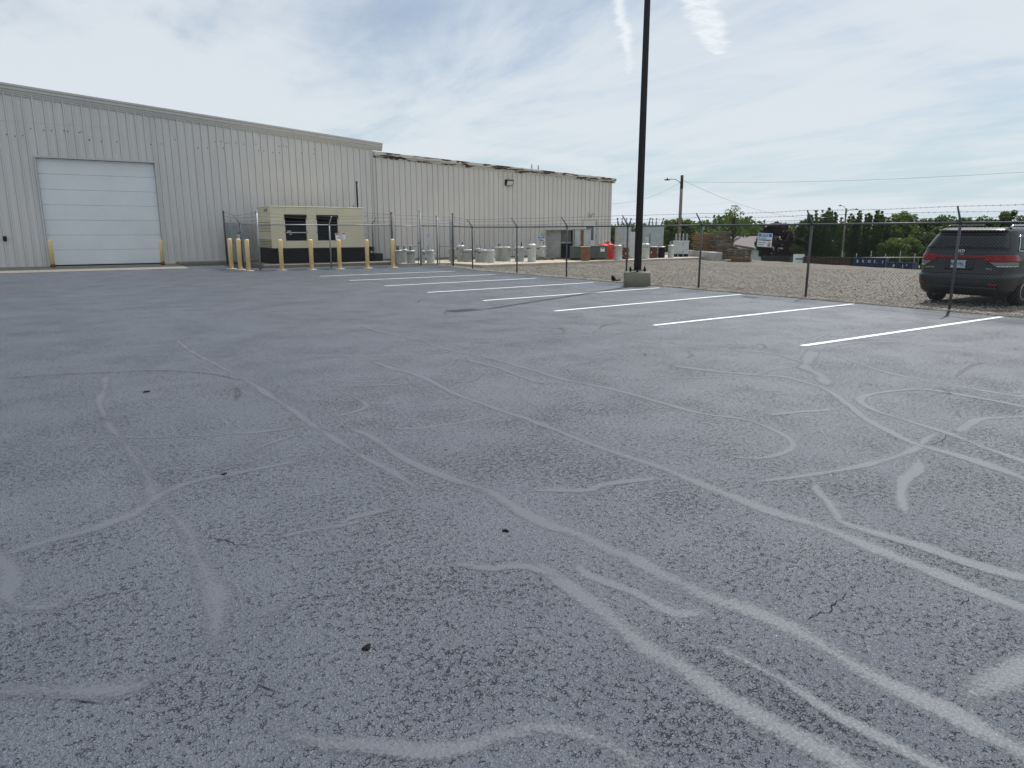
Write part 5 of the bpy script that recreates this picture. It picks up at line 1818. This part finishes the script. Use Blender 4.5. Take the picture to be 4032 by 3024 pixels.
def skip(label, a, c, zt, depth, m, letters=None, ribs=8):
    zb = low_z((a[0] + c[0]) / 2, (a[1] + c[1]) / 2) - 0.06
    d = Vector((c[0] - a[0], c[1] - a[1], 0))
    L_ = d.length
    h = zt - zb
    t = thing('roll_off_dumpster', label, 'dumpster', (a[0], a[1], zb), math.atan2(d.y, d.x), 'dumpsters in a row on the lower field')
    b = MB()
    b.box(0, L_, 0, 0.06, 0.2, h)
    b.box(0, L_, depth - 0.06, depth, 0.2, h)
    b.box(0, 0.06, 0.062, depth - 0.062, 0.2, h)
    b.box(L_ - 0.06, L_, 0.062, depth - 0.062, 0.2, h)
    b.box(0.05, L_ - 0.05, 0.05, depth - 0.05, 0.16, 0.24)
    b.build('body', M[m], t)
    for k in range(ribs):
        x = (k + 0.5) * L_ / ribs
        MB().box(x - 0.05, x + 0.05, -0.08, -0.002, 0.2, h - 0.1).build('rib', M[m], t)
    MB().box(-0.05, L_ + 0.05, -0.10, -0.002, h - 0.098, h + 0.02).build('top_rail', M[m], t)
    for x in (0.25, L_ - 0.25):
        MB().box(x - 0.1, x + 0.1, 0.1, depth - 0.1, 0.0, 0.158).build('skid', M['blackm'], t)
    if letters:
        for (txt, x, zz, sz) in letters:
            o = link('lettering', text_mesh(txt, sz * 0.85, M['lid'], 0.006, 0.004), t)
            o.location = (x, -0.10, zz)
    return t


skip('black dumpster below the purple tree, leftmost of the row', (78.6, 59.7), (80.1, 56.5), -1.5, 2.0, 'dblack')
skip('dark brown dumpster between the white board and the pole', (79.4, 54.1), (80.2, 51.5), -1.40, 2.0, 'dbrown', [])
skip('rust brown dumpster with white decals next to the blue one', (79.4, 50.9), (80.0, 48.2), -1.33, 2.0, 'dbrown')
skip('tall blue dumpster with white letters spaced along its side', (79.9, 47.95), (81.1, 44.7), -1.32, 2.2, 'dblue', [('B', 0.55, 1.5, 0.5), ('R', 1.15, 1.5, 0.5), ('O', 1.8, 1.5, 0.5), ('S', 2.35, 1.5, 0.5), ('.', 2.58, 1.45, 0.5), ('J', 3.2, 1.5, 0.5)], 6)
skip('low bright blue dumpster at the right end of the row', (80.1, 44.0), (80.5, 41.35), -1.72, 2.0, 'dblue', [('8', 0.8, 1.2, 0.5), ('1', 1.75, 1.15, 0.6), ('3', 2.15, 1.3, 0.35)], 0)
wb = thing('banner_board', 'small white lettered board in front of the dumpster row', 'sign', (78.5, 54.9, low_z(78.5, 54.9) - 0.06), math.atan2(-0.77, 1.15))
MB().bbox(0.0, 1.38, -0.03, 0.03, 0.9, 1.92, 0.01).build('panel', M['white'], wb)
for x in (0.15, 1.23):
    MB().box(x - 0.03, x + 0.03, -0.02, 0.02, 0.0, 0.898).build('leg', M['galvdark'], wb)
MB().box(0.30, 1.2, -0.038, -0.031, 1.25, 1.45).build('print', M['blue'], wb)
for k, (x, y) in enumerate(((79.75, 50.0), (80.0, 48.9))):
    pass
fr = thing('pipe_fence', 'grey pipe rail fence running behind the blue dumpsters', 'fence', (90, 49.5, low_z(90, 49.5) - 0.06))
a_, c_ = Vector((85.5, 52.8, 0)), Vector((96.0, 45.5, 0))
for k in range(8):
    p = a_.lerp(c_, k / 7)
    zb = low_z(p.x, p.y) - 0.06
    MB().tube([(p.x, p.y, zb), (p.x, p.y, -1.05 if k % 2 else -0.75)], 0.05, 8).build('post', M['galv'], fr, True)
MB().tube([(a_.x, a_.y, -1.58), (c_.x, c_.y, -1.52)], 0.06, 8).build('rail', M['galv'], fr, True)


# ------------------------------------------------------------------ trees
def leaf_mesh(name, C_, size, m, seed, up=0.0):
    """C_: (n,3) leaf centres; one small bent quad each"""
    g = np.random.default_rng(seed)
    n = len(C_)
    a = g.normal(size=(n, 3))
    a[:, 2] += up
    a /= np.linalg.norm(a, axis=1)[:, None]
    b_ = g.normal(size=(n, 3))
    b_ -= (b_ * a).sum(1)[:, None] * a
    b_ /= np.linalg.norm(b_, axis=1)[:, None]
    s = size * g.uniform(0.6, 1.3, (n, 1))
    v = np.stack([C_ - a * s, C_ + b_ * s * 0.55, C_ + a * s, C_ - b_ * s * 0.55], 1).reshape(-1, 3)
    i = np.arange(n)[:, None] * 4 + np.arange(4)[None]
    return np_mesh(name, v, i, m)


def tree(name, label, x, y, top, hw, style, m, n, seed, leaf=0.20, low=0.12, group='trees on the lower field'):
    g = np.random.default_rng(seed)
    zb = low_z(x, y) - 0.06
    t = thing(name, label, 'tree', (x, y, zb), 0, group)
    H_ = top - zb
    tr_ = 0.035 * H_ * (0.6 if style == 'bush' else 1)
    b = MB()
    b.tube([(0, 0, -0.1), (0.03 * H_ * g.uniform(-1, 1), 0.03 * H_ * g.uniform(-1, 1), H_ * 0.35), (0.03 * H_, 0, H_ * 0.75)], [tr_, tr_ * 0.75, tr_ * 0.25], 8)
    cl = []
    if style == 'upright':                                # many steep shoots: spiky top
        ns = 84
        for k in range(ns):
            az = g.uniform(0, 6.28)
            rad = hw * math.sqrt(g.uniform(0.02, 1.0))
            zt_ = H_ * (1.0 - 0.30 * (rad / hw) ** 2.2) * g.uniform(0.84, 1.0)
            z0_ = H_ * (low + 0.25 * g.uniform(0, 1))
            for q in range(13):
                u = q / 12
                rr_ = rad * (0.55 + 0.45 * min(1, u * 1.6)) * (1 + 0.12 * u)
                cl.append((rr_ * math.cos(az + 0.1 * u), rr_ * math.sin(az + 0.1 * u), z0_ + (zt_ - z0_) * u, (0.15 - 0.11 * u) * hw + 0.06))
            if k % 4 == 0:
                b.tube([(0, 0, H_ * 0.25), (rad * 0.6 * math.cos(az), rad * 0.6 * math.sin(az), H_ * 0.5), (rad * math.cos(az), rad * math.sin(az), zt_ * 0.96)], [tr_ * 0.5, tr_ * 0.3, tr_ * 0.06], 5)
    elif style == 'sparse':
        for k in range(34):
            az = g.uniform(0, 6.28)
            u = g.uniform(0, 1)
            rad = hw * (0.35 + 0.65 * g.uniform(0, 1)) * math.sqrt(max(0.05, 1 - (1.7 * (u - 0.42)) ** 2))
            z_ = H_ * (0.42 + 0.57 * u)
            cl.append((rad * math.cos(az), rad * math.sin(az), z_, hw * g.uniform(0.16, 0.34)))
            b.tube([(0, 0, z_ * 0.75), (rad * 0.9 * math.cos(az), rad * 0.9 * math.sin(az), z_)], [tr_ * 0.3, tr_ * 0.08], 5)
    else:
        nc = 60 if style == 'round' else 44
        cz = H_ * (0.58 if style == 'round' else 0.5)
        ch = H_ - cz
        for k in range(nc):
            d = g.normal(size=3)
            d /= np.linalg.norm(d)
            rr_ = g.uniform(0.45, 0.96) ** 0.6
            lob = 1 + 0.16 * math.sin(3 * math.atan2(d[1], d[0]) + seed) + 0.1 * math.sin(5 * d[2] + seed * 2)
            cl.append((d[0] * hw * rr_ * lob * 0.9, d[1] * hw * rr_ * lob * 0.9, cz + d[2] * (ch * 0.9 if d[2] > 0 else (cz - H_ * low) * 0.92) * rr_, hw * g.uniform(0.16, 0.32)))
            if k % 8 == 0:
                b.tube([(0, 0, H_ * 0.3), tuple(d * hw * 0.6 + np.array([0, 0, cz]))], [tr_ * 0.45, tr_ * 0.08], 5)
    b.build('trunk', M['bark'], t)
    cl = np.array(cl)
    pick = g.integers(0, len(cl), n)
    off = g.normal(size=(n, 3))
    off *= (g.uniform(0.25, 1.0, (n, 1)) ** 0.5) / np.maximum(np.linalg.norm(off, axis=1)[:, None], 1e-6)
    P = cl[pick, :3] + off * cl[pick, 3:4] * np.array([1, 1, 0.85])
    P[:, 2] = np.clip(P[:, 2], H_ * 0.02, H_ * 1.01)
    link('crown', leaf_mesh('crown', P, leaf, m, seed + 50, 0.8 if style == 'upright' else 0.0), t)
    return t


tree('deciduous_tree', 'broad yellow green tree behind the wooden lamp pole', 84.3, 79.6, 4.1, 3.0, 'round', M['leaf2'], 10500, 1, 0.176)
tree('deciduous_tree', 'low green tree right of the wooden lamp pole', 103.0, 91.5, 2.4, 3.6, 'bush', M['leaf'], 7500, 2, 0.194)
tree('deciduous_tree', 'tall thin leaved tree with sky showing through its crown', 99.9, 81.9, 5.8, 2.5, 'sparse', M['leaf'], 1100, 3, 0.176)
tree('purple_tree', 'dark purple leaved tree behind the large notice sign', 88.0, 64.4, 2.9, 2.75, 'round', M['leafp'], 12000, 4, 0.176, 0.03)
tree('deciduous_tree', 'large spiky green tree left of the distant two lamp pole', 98.4, 64.3, 5.0, 3.5, 'upright', M['leafd'], 21000, 5, 0.176, 0.02)
tree('deciduous_tree', 'large spiky green tree right of the distant two lamp pole', 103.9, 60.6, 5.0, 3.5, 'upright', M['leafd'], 21000, 6, 0.176, 0.02)
tree('deciduous_tree', 'tall rounded tree above the blue dumpsters', 128.6, 68.8, 5.2, 3.6, 'round', M['leaf'], 10500, 7, 0.211, 0.05)
tree('deciduous_tree', 'wide dark tree just left of the parked minivan', 138.5, 68.2, 4.8, 4.6, 'round', M['leafd'], 10500, 8, 0.229, 0.03)
tree('shrub', 'rounded olive green shrub behind the blue dumpsters', 99.4, 52.8, 1.2, 2.7, 'bush', M['leaf2'], 10500, 9, 0.150, 0.02)
tree('deciduous_tree', 'small tree showing above the middle of the minivan roof', 157.5, 67.9, 5.2, 3.4, 'round', M['leafd'], 7500, 10, 0.229, 0.03)
tree('deciduous_tree', 'dark tree above the right end of the minivan roof', 162.2, 65.0, 6.0, 3.3, 'round', M['leafd'], 7500, 11, 0.229, 0.03)
tree('deciduous_tree', 'small tree showing beside the wing corner', 95.1, 109.2, 3.5, 2.8, 'round', M['leaf'], 6750, 12, 0.211, 0.03)
tree('deciduous_tree', 'low broad tree in the dip between the purple and spiky trees', 126.8, 87.7, 2.3, 4.2, 'bush', M['leaf'], 8250, 13, 0.211, 0.03)
tree('deciduous_tree', 'yellow green bush at the left foot of the spiky tree', 94.6, 65.9, 0.6, 2.0, 'bush', M['leaf2'], 6750, 14, 0.150, 0.03)
tree('deciduous_tree', 'dark tree filling the background behind the minivan window', 131.8, 60.3, 3.9, 4.0, 'round', M['leafd'], 9750, 15, 0.220, 0.02)
tree('shrub', 'green shrub tucked right of the shrub by the blue dumpsters', 106.0, 53.2, 2.0, 2.8, 'bush', M['leafd'], 8250, 16, 0.158, 0.02)

for k, (lab, x, y, top, hw, st_, mt_, nn) in enumerate([
        ('yellow green bush mass behind the pallet stacks, left', 101.0, 97.0, 1.6, 3.6, 'bush', 'leaf2', 7000),
        ('green bush mass just right of the thin leaved tree', 108.5, 92.0, 1.7, 3.6, 'bush', 'leaf', 7000),
        ('dark green tree behind the house roof', 122.0, 93.0, 2.6, 4.2, 'round', 'leafd', 8000),
        ('mid green tree peeping between the two spiky trees', 118.0, 73.0, 3.0, 3.4, 'round', 'leaf', 8000),
        ('mid green tree closing the gap right of the spiky trees', 116.5, 62.5, 3.6, 3.4, 'round', 'leaf', 8000)]):
    tree('deciduous_tree', lab, x, y, top, hw, st_, M[mt_], nn, 60 + k, 0.19, 0.02)

# the wood line that closes the horizon
g = np.random.default_rng(77)
pts = []
for k in range(900):
    az = R(g.uniform(-12, 92))                            # bearing from +Y, clockwise
    dd = g.uniform(185, 240)
    hgt = 6.3 + 0.9 * math.sin(az * 23) + 0.9 * math.sin(az * 51 + 1) + g.uniform(-0.8, 0.8)
    cx_, cy_ = dd * math.sin(az), dd * math.cos(az)
    m_ = 80
    q = g.normal(size=(m_, 3)) * np.array([1.5, 1.5, 1.0])
    q[:, 2] = -3.4 + hgt * g.uniform(0, 1.05, m_) ** 0.8
    q[:, 0] += cx_
    q[:, 1] += cy_
    pts.append(q)
fw_ = link('far_woods', leaf_mesh('far_woods', np.vstack(pts), 0.60, M['leaff'], 3))
fw_['kind'] = 'stuff'
tag(fw_, 'continuous line of distant woods along the horizon', 'woods')

# ------------------------------------------------------------------ parked minivan (nose along +X, rear to the fence)
van = thing('parked_minivan', 'dark grey minivan parked behind the fence, rear end showing', 'minivan', (17.32, 7.90, 0.02))
ZK = [0.24, 0.34, 0.50, 0.66, 0.72, 0.86, 1.00, 1.06, 1.16, 1.26, 1.36, 1.48, 1.58, 1.65, 1.70, 1.735]
XR = [0.16, 0.05, 0.00, 0.00, 0.06, 0.09, 0.10, 0.11, 0.13, 0.17, 0.24, 0.34, 0.43, 0.46, 0.62, 0.95]
XF = [4.95, 5.05, 5.12, 5.15, 5.14, 5.08, 4.95, 4.75, 4.15, 3.95, 3.70, 3.42, 3.20, 3.05, 2.85, 2.40]
HW = [0.88, 0.95, 0.99, 1.005, 1.0, 1.0, 1.0, 0.995, 0.97, 0.945, 0.91, 0.865, 0.82, 0.785, 0.72, 0.52]
NE = 8.0


def vint(tab, z):
    return float(np.interp(z, ZK, tab))


def rear(y, z, off=0.0):
    w, a, f_ = vint(HW, z), vint(XR, z), vint(XF, z)
    xc, h = (a + f_) / 2, (f_ - a) / 2
    u = min(abs(y) / w, 0.9999)
    return (xc - h * (1 - u ** NE) ** (1 / NE) - off, y, z)


def side(x, z, s=-1, off=0.0):
    w, a, f_ = vint(HW, z), vint(XR, z), vint(XF, z)
    xc, h = (a + f_) / 2, (f_ - a) / 2
    u = min(abs(x - xc) / h, 0.9999)
    return (x, s * (w * (1 - u ** NE) ** (1 / NE) + off), z)


# body shell from horizontal rings
zs = np.concatenate([np.linspace(a, b, 4, endpoint=False) for a, b in zip(ZK[:-1], ZK[1:])] + [[ZK[-1]]])
n = 96
b = MB()
vv = []
for z in zs:
    w, a, f_ = vint(HW, z), vint(XR, z), vint(XF, z)
    xc, h = (a + f_) / 2, (f_ - a) / 2
    for k in range(n):
        th = 2 * math.pi * k / n
        c, s = math.cos(th), math.sin(th)
        # even spread of points round the superellipse
        rr = (abs(c) ** NE + abs(s) ** NE) ** (-1 / NE)
        vv.append((xc + h * rr * c, w * rr * s, z))
b.add(vv, [(q * n + k, q * n + (k + 1) % n, (q + 1) * n + (k + 1) % n, (q + 1) * n + k) for q in range(len(zs) - 1) for k in range(n)], True)
b.f.append(tuple(range((len(zs) - 1) * n, len(zs) * n)))
b.sm.append(True)
b.f.append(tuple(reversed(range(n))))
b.sm.append(False)
body = b.build('body', M['carpaint'], van)


def patch(name, fn, us, zs_, m, parent, off=0.006, thick=0.012):
    """panel that follows the body: rows of (u range) at each z, set proud by off"""
    nu = 25
    V, F_ = [], []
    for (z, u0, u1) in zs_:
        for k in range(nu):
            u = u0 + (u1 - u0) * k / (nu - 1)
            V.append(fn(u, z, off))
    nz = len(zs_)
    for q in range(nz - 1):
        for k in range(nu - 1):
            F_.append((q * nu + k, q * nu + k + 1, (q + 1) * nu + k + 1, (q + 1) * nu + k))
    b_ = MB().add(V, F_, True)
    o = b_.build(name, m, parent)
    md_ = o.modifiers.new('thickness', 'SOLIDIFY')
    md_.thickness = thick
    md_.offset = 0
    return o


def rows(z0, z1, fn, k=8):
    return [(z0 + (z1 - z0) * q / (k - 1), *fn(z0 + (z1 - z0) * q / (k - 1))) for q in range(k)]


fr_ = lambda y, z, o: rear(y, z, o)
# rear glass with its black surround, spoiler above
patch('glass_surround', fr_, None, rows(1.265, 1.655, lambda z: (-vint(HW, z) * 0.93, vint(HW, z) * 0.93), 12), M['carblack'], van, 0.004)
rg = patch('rear_window', fr_, None, rows(1.285, 1.575, lambda z: (-vint(HW, z) * 0.88, vint(HW, z) * 0.88), 10), M['glass'], van, 0.012)
patch('spoiler', fr_, None, rows(1.645, 1.705, lambda z: (-vint(HW, z) * 0.92, vint(HW, z) * 0.92), 6), M['carpaint'], van, 0.05, 0.05)
patch('brake_light', fr_, None, rows(1.655, 1.685, lambda z: (-0.13, 0.13), 3), M['tail'], van, 0.082)
patch('wiper', fr_, None, [(1.315, -0.12, 0.34), (1.33, -0.12, 0.34), (1.345, -0.10, 0.30)], M['carblack'], van, 0.03, 0.02)
# tailgate belt line, light band, lamps
patch('light_band', fr_, None, rows(1.062, 1.115, lambda z: (-0.56, 0.56), 5), M['tail'], van, 0.012)
for s in (-1, 1):
    sgn = lambda lo, hi: (s * hi, s * lo) if s < 0 else (lo, hi)
    patch('tail_light', fr_, None, rows(0.99, 1.14, lambda z: sgn(0.50 + 0.55 * max(0.0, 1.06 - z), vint(HW, z) * 0.985), 8), M['tail'], van, 0.016)
    patch('reverse_lens', fr_, None, rows(0.90, 0.985, lambda z: sgn(0.60 + 1.6 * (0.985 - z), vint(HW, z) * 0.98), 6), M['lens'], van, 0.014)
    patch('lamp_trim', fr_, None, rows(0.885, 0.90, lambda z: sgn(0.60 + 1.6 * (0.985 - z), vint(HW, z) * 0.98), 3), M['chrome'], van, 0.018)
# tailgate shut line and bumper
patch('gate_seam', fr_, None, rows(0.722, 0.732, lambda z: (-0.86, 0.86), 3), M['carblack'], van, 0.003)
patch('belt_seam', fr_, None, rows(1.235, 1.243, lambda z: (-0.93, 0.93), 3), M['carblack'], van, 0.003)
patch('lower_bumper', fr_, None, rows(0.26, 0.44, lambda z: (-0.80, 0.80), 6), M['carblack'], van, 0.006)
for s in (-1, 1):
    patch('reflector', fr_, None, rows(0.47, 0.51, lambda z: (s * 0.74 - 0.07, s * 0.74 + 0.07), 3), M['tail'], van, 0.008)
# plate with its recess, emblem and model lettering
patch('plate_recess', fr_, None, rows(0.80, 1.035, lambda z: (-0.30, 0.30), 5), M['carblack'], van, 0.003)
pl = MB().bbox(-0.155, 0.155, -0.008, 0.0, -0.078, 0.078, 0.003).build('licence_plate', M['plate'], van)
pl.location = (0.075, 0.02, 0.925)
pl.rotation_euler = (0, 0, R(-90))
o = link('lettering', text_mesh('RKG YYL', 0.085, M['ink'], 0.002), pl)
o.location = (-0.02, -0.011, 0.0)
o.scale.x = 0.78
MB().bbox(-0.165, 0.165, -0.006, 0.004, -0.088, -0.0785, 0.002).build('plate_frame', M['chrome'], pl)
MB().bbox(-0.165, 0.165, -0.006, 0.004, 0.0785, 0.088, 0.002).build('plate_frame', M['chrome'], pl)
em = MB()
for (xa, za, xb, zb_) in ((-0.045, -0.05, -0.062, 0.05), (0.045, -0.05, 0.062, 0.05), (-0.062, 0.05, 0.062, 0.05), (-0.045, -0.05, 0.045, -0.05), (-0.018, -0.045, -0.028, 0.045), (0.018, -0.045, 0.028, 0.045), (-0.022, -0.004, 0.022, -0.004)):
    em.tube([(xa, 0, za), (xb, 0, zb_)], 0.009, 6)
eo = em.build('emblem', M['chrome'], van)
eo.location = (0.118, 0.0, 1.19)
eo.rotation_euler = (R(12), 0, R(-90))
for (tx, yy) in (('ODYSSEY', 0.62), ('EX-L', -0.62)):
    o = link('lettering', text_mesh(tx, 0.055, M['chrome'], 0.0005, 0.003), van)
    P = rear(yy, 0.84, 0.008)
    o.location = P
    o.rotation_euler = (0, 0, R(-90) + (-0.12 if yy > 0 else 0.12))
# sides: glass, chrome line, handles, arches and wheels
for s in (-1, 1):
    fs = lambda x, z, o, s=s: side(x, z, s, o)
    patch('quarter_glass', fs, None, rows(1.24, 1.56, lambda z: (0.62 + 0.75 * (z - 1.24), 1.65), 8), M['glass'], van, 0.006)
    patch('side_glass', fs, None, rows(1.22, 1.57, lambda z: (1.72, 2.72), 8), M['glass'], van, 0.006)
    patch('side_glass', fs, None, rows(1.20, 1.56, lambda z: (2.80, 3.75 - 1.6 * (z - 1.2)), 8), M['glass'], van, 0.006)
    patch('window_trim', fs, None, rows(1.215, 1.232, lambda z: (0.60, 3.8), 3), M['chrome'], van, 0.010)
    b = MB()
    b.tube([side(0.60 + 0.75 * t * 0.34, 1.22 + 0.35 * t, s, 0.010) for t in (0, 0.25, 0.5, 0.75, 1.0)], 0.010, 6)
    b.build('window_trim', M['chrome'], van)
    patch('slide_rail', fs, None, rows(0.985, 1.0, lambda z: (0.55, 1.9), 3), M['carblack'], van, 0.004)
    patch('sill', fs, None, rows(0.25, 0.36, lambda z: (1.45, 3.6), 4), M['carblack'], van, 0.006)
    for hx in (2.0, 2.95):
        patch('door_handle', fs, None, rows(0.93, 0.96, lambda z: (hx, hx + 0.16), 3), M['carpaint'], van, 0.02, 0.02)
    for wx in (1.07, 4.07):
        arch = MB()
        k = 28
        ring = [side(wx + 0.40 * math.cos(math.pi * q / k), 0.25 + 0.47 * math.sin(math.pi * q / k), s, 0.005) for q in range(k + 1)]
        arch.add(ring + [side(wx, 0.25, s, 0.005)], [(q, q + 1, k + 1) for q in range(k)], True)
        arch.build('wheel_arch', M['carblack'], van)
        wt = MB()
        pr = [(0.20, -0.11), (0.315, -0.115), (0.335, -0.09), (0.338, 0.0), (0.335, 0.09), (0.315, 0.115), (0.20, 0.11)]
        wt.lathe(pr, n=32)
        wt.xform(Matrix.Rotation(R(90), 4, 'X'))
        wl_ = wt.build('wheel', M['tyre'], van)
        wl_.location = (wx, s * 0.875, 0.335)
        rm = MB()
        rm.lathe([(0.205, 0.06), (0.22, 0.10), (0.20, 0.113), (0.06, 0.100), (0.01, 0.106)], n=20)
        rm.xform(Matrix.Rotation(R(90 if s < 0 else -90), 4, 'X'))
        link('rim', rm.mesh('rim', M['rim']), wl_)
    # roof rail
    b = MB()
    b.tube([(0.75, s * 0.66, 1.715), (0.85, s * 0.66, 1.775), (2.5, s * 0.63, 1.785), (2.62, s * 0.63, 1.72)], [0.03, 0.022, 0.022, 0.03], 8)
    b.build('roof_rail', M['carblack' if s > 0 else 'chrome'], van)
patch('underbody', fr_, None, rows(0.245, 0.262, lambda z: (-0.78, 0.78), 2), M['carblack'], van, 0.0)
MB().tube([(0.25, 0.55, 0.22), (1.2, 0.5, 0.24)], 0.04, 8).build('exhaust', M['galvdark'], van)
MB().tube([(1.07, -0.8, 0.335), (1.07, 0.8, 0.335)], 0.05, 8).build('axle', M['carblack'], van)
MB().tube([(4.07, -0.8, 0.335), (4.07, 0.8, 0.335)], 0.05, 8).build('axle', M['carblack'], van)
